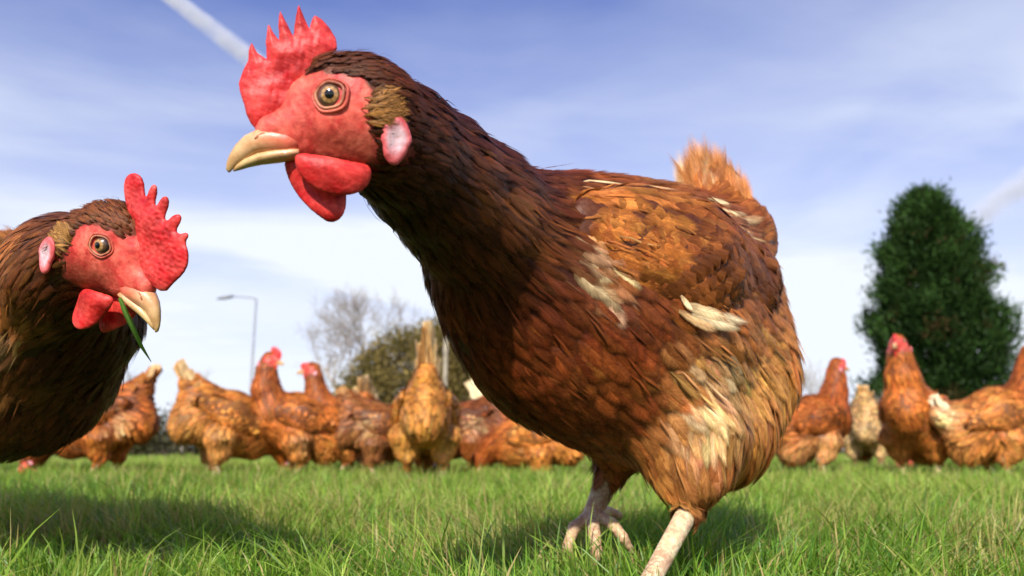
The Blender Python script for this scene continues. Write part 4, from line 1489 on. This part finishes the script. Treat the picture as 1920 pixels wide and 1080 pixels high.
# =================================================================== THE HEN AT THE LEFT EDGE
def left_hen():
    rng = np.random.default_rng(7)
    org = np.array([-0.54, 0.72, 0.0])
    root = empty('hen', org, 'brown hen cut off by the left edge holding a green blade in its beak', 'hen')
    fw = nrm(np.array([math.cos(rad(-28)), math.sin(rad(-28)), 0.0]))
    upv = nrm(cU + 0.10 * fw)
    ang = rad(-26)
    f2 = fw * math.cos(ang) + upv * math.sin(ang)
    u2 = upv * math.cos(ang) - fw * math.sin(ang)
    u2 = nrm(u2 + np.array([-0.02, 0, 0]))
    fr = Frame(P(212, 462, 0.435), f2, u2, 1.0)
    latb = nrm(np.array([0.75, -0.66, 0]))
    pr = head_prims(fr, (0.15, 0.045, 0.012))

    def chain(lst, **kw):
        o = []
        for a, b in zip(lst[:-1], lst[1:]):
            o.append(prim(P(*a[:3]), a[3] * a[2] / FPX, P(*b[:3]), b[3] * b[2] / FPX, **kw))
        return o
    pr += chain([(165, 476, .445, 70), (122, 510, .47, 92)], k=.014, col=(0.10, .028, .008), L=.018, W=.005, pt=.6, lift=.06, flow=(-.6, .3, -.5))
    pr += chain([(122, 510, .47, 92), (108, 580, .52, 128)], k=.016, col=(0.075, 0.018, 0.005), L=.028, W=.007, pt=.7, lift=.07, flow=(-.7, .3, -.8))
    pr += chain([(124, 590, .53, 124), (38, 680, .57, 150)], k=.02, col=(0.065, 0.016, 0.005), L=.024, W=.011, pt=.4, lift=.12, flow=(-.4, .2, -.9))
    pr += chain([(38, 680, .57, 150), (-40, 690, .64, 172)], k=.03, col=(0.12, 0.032, 0.008), L=.026, W=.013, pt=.3, lift=.13, flow=(-.8, .4, -.35))
    pr += chain([(-20, 630, .66, 195), (-220, 660, .76, 215)], k=.03, col=(0.34, 0.11, 0.025), L=.030, W=.0125, pt=.3, lift=.12, flow=(-.8, .5, -.15))
    pr += chain([(-220, 660, .76, 215), (-380, 560, .86, 120)], k=.03, col=(0.4, 0.14, 0.03), L=.034, W=.0125, pt=.3, lift=.12, flow=(-.8, .5, .3))
    sk = dict(bare=True, k=.006, skin=LEGC)
    for (x, y) in ((-0.53, 0.66), (-0.56, 0.78)):
        top = np.array([x, y, 0.10])
        pr += [prim(top, .02, np.array([x - .01, y, .075]), .008, **sk), prim(np.array([x - .01, y, .075]), .008, np.array([x + .01, y, .01]), .0065, **sk)]
        pr += toes(np.array([x + .01, y, .008]), (0.8, -0.4, 0), 1.0)
    to_local(pr, org); fr.o = fr.o - org
    fl = Field(pr, .003)
    V, Q = body_mesh(root, fl, fr)
    co = cO - org

    def S(px, py):
        h = fl.hit(co, cF + (px - 960) / FPX * cR + (540 - py) / FPX * cU, 0.3, 1.1)
        return h if h is not None else P(px, py, .6) - org
    spots = [(S(12, 475), .024, (0.50, 0.17, 0.04), .9), (S(12, 570), .024, (0.60, 0.22, 0.05), .9), (S(15, 625), .01, (0.75, .45, .2), .8), (S(30, 720), .03, (0.30, .12, .03), .6),
             (S(90, 540), .02, (0.10, 0.026, 0.007), .6), (S(8, 450), .02, (0.36, 0.13, 0.03), .7), (S(60, 800), .03, (0.12, .04, .01), .5),
             (S(200, 680), .04, (0.06, 0.016, 0.006), .6), (S(120, 660), .03, (0.06, 0.016, 0.006), .6)]
    near = -1
    extra = []
    nv = fr.d((0, near, 0))
    hp = fl.hit(fr.w(H(703, 205, near * 95)) + nv * .03, -nv, 0, .08)
    n = 200
    p = hp + fr.d(np.stack([rng.normal(0, 11, n), np.zeros(n), rng.normal(0, 13, n)], 1) / K)
    nn = fl.grad(p); p = p - nn * fl.sample(p)[:, None]
    t = fr.d(np.stack([-np.ones(n), rng.normal(.1, .2, n), rng.normal(0.15, .3, n)], 1))
    t = nrm(t - nn * (t * nn).sum(-1, keepdims=True) * .8)
    extra.append(feathers(rng, p, t, nn, rng.uniform(.006, .010, n), np.full(n, .0015), np.full(n, .22), np.array((0.34, 0.16, 0.04)) * np.exp(rng.normal(0, .3, (n, 1))), np.full(n, .4), fl, 5))
    plumage(rng, fl, V, Q, 'plumage', root, M_FEATHER, spots, 5.2, 6, face_test(fr), strands=.3, extra=extra, var=.14, seed=9)
    head_parts(root, fr, fl, near, COMB_B, wats=[(WAT_L, near * 34), (WAT_FAR, -near * 16)], quality=2, seed=5, eye_r=23)
    # wing and tail (mostly beyond the frame edge)
    for side in (1, -1):
        c = (P(-120, 640, .70) - org) + latb * side * .075
        bk = nrm(np.array([-.8, .5, 0.05]))
        wp = [prim(c - bk * .07, .03, c, .045, lat=latb, sq=.35, k=.012, col=WG, L=.026, W=.012, lift=.07, flow=bk, pt=.15),
              prim(c, .045, c + bk * .08, .03, lat=latb, sq=.35, k=.012, col=WG, L=.045, W=.013, lift=.07, flow=bk, pt=.15)]
        wf = Field(wp, .004); Vw, Qw = wf.surface()
        core = mobj('wing', np_mesh('wing', Vw, Qw, np.tile(np.array(WG) * .4, (len(Vw), 1))), M_SKIN, root)
        plumage(rng, wf, Vw, Qw, 'wing_feathers', core, M_FEATHER, (), 3.0, 5, None, strands=.5, var=.25)
    fe = Feat()
    b0 = P(-390, 540, .88) - org
    for i in range(16):
        f_ = (i / 15 - .5) * 2
        t = nrm(np.array([-.5, .3, 1.0]) + latb * f_ * .3)
        nn = nrm(latb - t * (latb @ t))
        fe.add(feathers(rng, (b0 + latb * f_ * .02)[None], t[None], nn[None], np.array([.11]), np.array([.02]), np.array([0.]), np.array([OR]), np.array([.1]), None, 6, curl=.1))
    fe.build('tail', M_FEATHER, root)
    # the blade of grass it holds: a thing of its own
    a = fr.w(H(545, 287, near * 30)) + org
    beak_mid = fr.w(H(520, 286, near * 26)) + org
    pts = [P(224, 526, .50), P(232, 548, .498), P(246, 580, .497), P(260, 612, .498), P(276, 640, .50)]
    # shift so that the upper end is gripped between the mandibles
    sh = a - pts[0]
    pts = [p + sh * (1 - 0.25 * i / 4) for i, p in enumerate(pts)]
    V, F = [], []
    sd_ = nrm(np.array([1.0, 0.2, 0.5]))
    wds = [.0009, .0015, .0014, .0010, .0002]
    for i, p in enumerate(pts):
        V += [p - sd_ * wds[i], p + sd_ * wds[i] + np.array([0, -.0003, 0]), p + np.array([0, .0006, 0])]
    for i in range(len(pts) - 1):
        for j in range(3):
            k_ = (j + 1) % 3
            F.append((i * 3 + j, i * 3 + k_, i * 3 + 3 + k_, i * 3 + 3 + j))
    V = np.array(V)
    o = mobj('grass_blade', np_mesh('grass_blade', V - pts[0], np.array(F), np.tile((0.24, 0.46, 0.08), (len(V), 1))), M_GRASS)
    o.location = pts[0]
    tag(o, 'green grass blade hanging from the beak of the left hen', 'grass blade')


left_hen()

# =================================================================== THE FLOCK BEHIND
POSES = {}


def pose_prims(pose, c1, c2, cneck):
    """hen facing +x, feet on z=0"""
    y = np.array([0, 1.0, 0])
    bp = {'alert': 0.25, 'stand': 0.05, 'walk': 0.1, 'peck': -0.38, 'lookback': 0.22, 'squat': -0.18}[pose]
    dz = -0.065 if pose == 'squat' else -0.028
    cs, sn = math.cos(bp), math.sin(bp)
    hip = np.array([-.01, 0, .165 + dz])

    def B(x, yy, z):
        v = np.array([x, yy, z + dz]) - hip
        return hip + np.array([v[0] * cs - v[2] * sn, v[1], v[0] * sn + v[2] * cs])
    k = dict(lat=y, k=.025)
    p = [prim(B(.085, 0, .195), .068, B(.01, 0, .20), .086, sq=.80, col=c1, L=.026, W=.012, lift=.10, flow=(-.8, 0, -.45), **k),
         prim(B(.01, 0, .20), .086, B(-.09, 0, .20), .072, sq=.80, col=c1, L=.030, W=.012, lift=.10, flow=(-1, 0, -.15), **k),
         prim(B(-.08, 0, .205), .066, B(-.145, 0, .25), .036, sq=.85, col=c1, L=.038, W=.016, lift=.1, flow=(-.8, 0, .5), **k),
         prim(B(-.085, 0, .165), .06, B(-.11, 0, .15), .05, sq=1.0, col=c2, L=.036, W=.014, pt=.5, lift=.22, flow=(-.3, 0, -.9), **k)]
    for s in (1, -1):
        th = B(-.01, s * .045, .14)
        hock = np.array([-.035 + (.03 * s if pose in ('walk',) else 0), s * .045, .085 + dz * .8])
        ft = np.array([-.005 + (.045 * s if pose == 'walk' else .01 * s), s * .045, .008])
        p += [prim(th, .05, (th + hock) / 2 + np.array([.008, 0, -.004]), .030, k=.015, col=c2, L=.028, W=.013, pt=.5, lift=.15, flow=(0, 0, -1)),
              prim((th + hock) / 2 + np.array([.008, 0, -.004]), .028, hock, .011, k=.012, col=c2, L=.02, W=.009, pt=.5, lift=.12, flow=(0, 0, -1)),
              prim(hock, .0085, ft + np.array([0, 0, .004]), .0068, bare=True, k=.006, skin=LEGC)]
        p += toes(ft, (1, 0, 0), 1.0, .0056)
    nb = B(.085, 0, .225)
    if pose == 'alert':
        pts = [(nb, .058), (nb + (.030, 0, .060), .040), (nb + (.042, 0, .115), .029), (nb + (.048, 0, .142), .024)]; hd = (1, 0, .22)
    elif pose == 'lookback':
        pts = [(nb, .058), (nb + (.022, 0, .060), .042), (nb + (.024, 0, .115), .030), (nb + (.018, 0, .142), .024)]; hd = (-.75, .75, .2)
    elif pose in ('stand', 'walk'):
        pts = [(nb, .056), (nb + (.045, 0, .050), .040), (nb + (.072, 0, .095), .029), (nb + (.084, 0, .118), .024)]; hd = (1, 0, .2)
    else:
        pts = [(nb + (.0, 0, -.015), .056), (nb + (.055, 0, -.035), .042), (nb + (.095, 0, -.082), .030), (nb + (.108, 0, -.115), .024)]; hd = (.55, 0, -.75)
    pts = [(np.asarray(a, float), r) for a, r in pts]
    for i, ((a, ra), (b, rb)) in enumerate(zip(pts[:-1], pts[1:])):
        p.append(prim(a, ra, b, rb, k=.018 if i == 0 else .012, col=cneck, L=(.036, .030, .018)[i], W=(.012, .009, .006)[i], pt=.7, lift=.08, flow=a - b))
    hd = nrm(np.array(hd, float))
    upv = np.array([0, 0, 1.0]) if pose not in ('peck', 'squat') else np.array([.75, 0, .55])
    upv = nrm(upv - hd * (upv @ hd))
    e = pts[-1][0]
    fr = Frame(e + upv * .006 + hd * .004, hd, upv, 1.0)
    p += head_prims(fr, cneck)
    return p, fr, B


def flock_hen(px, d, yaw, pose, label, body, under, neck, tailc, scale=1.0, seed=0, spots=(), tail_len=.10, tail_up=.9, tail_w=.09, near=None, tail_pale=.2):
    rng = np.random.default_rng(100 + seed)
    g = ground_at(px, d)
    root = empty('hen', g, label, 'hen', 'brown hens of the flock behind')
    root.rotation_euler = (0, 0, rad(yaw))
    root.scale = (scale * 1.07 * rng.uniform(.93, 1.0), scale * 1.07, scale * 1.07 * rng.uniform(.98, 1.03))
    pr, fr, B = pose_prims(pose, body, under, neck)
    fl = Field(pr, .004)
    V, Q = body_mesh(root, fl, fr)
    rs = np.random.default_rng(seed)
    sp = []
    for i in range(7):
        a = B(rs.uniform(-.12, .1), 0, rs.uniform(.13, .27))
        sp.append((a + np.array([0, rs.choice((-1, 1)) * .07, 0]), rs.uniform(.012, .03), np.array(CR) if rs.random() < .35 else np.array(body) * rs.uniform(.5, 1.7), rs.uniform(.35, .7)))
    for (x, yv, z, r_, c_, s_) in spots:
        sp.append((B(x, yv, z), r_, c_, s_))
    plumage(rng, fl, V, Q, 'plumage', root, M_FEATHER_FAR, sp, 3.0, 4, face_test(fr), strands=.7, var=.2, seed=seed, scale=1.0)
    head_parts(root, fr, fl, 1, COMB_C if seed % 3 else COMB_A, quality=0, seed=seed)
    for s in (1, -1):
        ws = [prim(B(.06, s * .066, .215), .028, B(-.01, s * .076, .215), .042, lat=(0, 1, 0), sq=.32, k=.012, col=np.array(body) * 1.05, L=.026, W=.013, lift=.08, flow=(-1, 0, -.15), pt=.1),
              prim(B(-.01, s * .076, .215), .042, B(-.10, s * .060, .215), .022, lat=(0, 1, 0), sq=.32, k=.012, col=np.array(body) * .85, L=.048, W=.014, lift=.08, flow=(-1, 0, -.22), pt=.15)]
        wf = Field(ws, .005); Vw, Qw = wf.surface()
        core = mobj('wing', np_mesh('wing', Vw, Qw, np.tile(np.array(body) * .4, (len(Vw), 1))), M_SKIN, root)
        plumage(rng, wf, Vw, Qw, 'wing_feathers', core, M_FEATHER_FAR, sp, 2.8, 4, None, strands=.5, var=.3, seed=seed)
    fe = Feat()
    b0 = B(-.135, 0, .245)
    for layer in range(3):
        nf = (18, 20, 20)[layer]
        for i in range(nf):
            f_ = (i / (nf - 1) - .5) * 2
            t = nrm(np.array([-.55, f_ * tail_w * (1 + .6 * layer), tail_up]) + rng.normal(0, .06, 3))
            nn = nrm(np.array([.25 * f_, 1.0 if f_ > 0 else -1.0, .1]) + rng.normal(0, .3, 3)); nn = nrm(nn - t * (nn @ t))
            c = np.array(tailc) * np.exp(rng.normal(0, .2))
            if rng.random() < tail_pale: c = c * .4 + np.array(CR) * .6
            rt = b0 + np.array([.012 * layer - .005, f_ * (.018 + .008 * layer), -.012 * layer])
            fe.add(feathers(rng, rt[None], t[None], nn[None], np.array([tail_len * (1 - .2 * layer) * rng.uniform(.88, 1.05)]), np.array([.024]), np.array([0.]), c[None], np.array([.1]), None, 4, curl=rng.normal(0, .15)))
    fe.build('tail', M_FEATHER_FAR, root)
    return root


O1, O2, O3, O4 = (0.46, 0.135, 0.024), (0.56, 0.20, 0.04), (0.36, 0.10, 0.02), (0.25, 0.07, 0.018)
U1, U2 = (0.55, 0.24, 0.06), (0.64, 0.36, 0.14)
N1, N2 = (0.38, 0.10, 0.02), (0.28, 0.07, 0.016)

flock_hen(205, 2.70, 176, 'peck', 'brown hen grazing leftward, half hidden by the left hen\'s breast', O3, O1, N2, (0.45, .16, .04), 1.06, 1, tail_len=.09, tail_up=.75)
flock_hen(428, 2.55, 34, 'peck', 'orange brown hen grazing rightward below the street lamp', O2, U1, (0.50, .13, .02), (0.62, .33, .12), 1.02, 2, tail_len=.085, tail_pale=.5,
          spots=[(-.12, .05, .2, .04, (0.7, .42, .2), .6)])
flock_hen(556, 2.62, 205, 'lookback', 'upright hen right of the street lamp with head turned back to the right', O1, O2, N1, O1, .99, 3, tail_len=.07, tail_up=.6)
flock_hen(648, 3.05, 186, 'alert', 'hen facing left, its head close behind the upright hen turned to the right', O3, O2, N1, (0.5, .25, .09), 1.0, 4, tail_len=.08)
flock_hen(706, 3.5, 80, 'peck', 'distant hen with a short cream tail showing above the brown backs', O1, U1, N1, (0.75, .5, .24), 1.05, 5, tail_pale=.8)
flock_hen(712, 2.70, 20, 'peck', 'mottled brown hen bent low just left of the hen seen from behind', (0.30, .10, .026), (0.34, .13, .04), N2, (0.5, .26, .1), .92, 6, tail_len=.06,
          spots=[(0, .07, .2, .03, (0.6, .4, .2), .6), (-.05, -.07, .2, .03, (0.6, .4, .2), .6)])
flock_hen(800, 2.42, 96, 'peck', 'golden orange hen seen squarely from behind with a tall pale tail', (0.60, .24, .045), (0.62, .27, .055), N1, (0.84, .54, .23), 1.05, 7, tail_len=.15, tail_up=2.3, tail_pale=.75, tail_w=-.07)
flock_hen(890, 3.0, 150, 'peck', 'dark reddish hen behind and right of the hen seen from behind', O4, O3, N2, O4, 1.0, 8, tail_len=.05)
flock_hen(1005, 2.62, 172, 'squat', 'low orange hen pecking leftward under the breast of the big hen', O2, O2, (0.40, .10, .02), (0.66, .45, .24), .92, 9, tail_len=.085, tail_up=-.1, tail_pale=.8)
flock_hen(985, 3.25, -12, 'stand', 'hen with a cream tail mostly hidden behind the breast of the big hen', O2, CR, N1, (0.82, .66, .42), 1.1, 10, tail_len=.12, tail_pale=.9, tail_up=1.0)
flock_hen(1520, 2.72, 22, 'alert', 'hen standing upright and facing right just behind the rump of the big hen', O3, (0.56, .26, .09), (0.40, .10, .022), O3, .99, 11, tail_len=.05, tail_up=.4)
flock_hen(1612, 3.7, 70, 'peck', 'pale buff rump of a grazing hen left of the hen facing the camera', (0.62, .36, .14), (0.66, .42, .18), N1, (0.74, .5, .24), 1.1, 12, tail_pale=.9, tail_len=.07)
flock_hen(1705, 2.62, 232, 'alert', 'orange hen facing the camera below the conifer with head raised', O1, O2, (0.52, .15, .028), O1, 1.10, 13, tail_len=.08,
          spots=[(.09, .03, .19, .02, (0.72, .42, .2), .7), (.08, -.04, .16, .02, (0.7, .4, .2), .6)])
flock_hen(1862, 2.5, 2, 'alert', 'orange hen with a cream tail walking out of the right edge', (0.54, .19, .04), (0.56, .22, .05), N1, (0.82, .68, .5), 1.02, 14, tail_len=.07, tail_pale=.9,
          spots=[(-.14, .02, .24, .04, CR, .8), (-.14, -.02, .24, .04, CR, .8)])
flock_hen(1792, 3.4, 168, 'peck', 'dark brown hen grazing in the gap between the two right hens', O4, O4, N2, O4, 1.0, 15, tail_len=.06)

flock_hen(60, 2.9, 200, 'peck', 'pale hen low in the grass under the breast of the left hen', (0.62, .36, .14), (0.66, .4, .18), N1, O2, 1.0, 16, tail_len=.06)
flock_hen(618, 3.7, 12, 'peck', 'half hidden grazing hen between the upright hen and the mottled brown hen', O1, O2, N1, (0.6, .35, .14), 1.0, 17, tail_len=.07, tail_pale=.5)
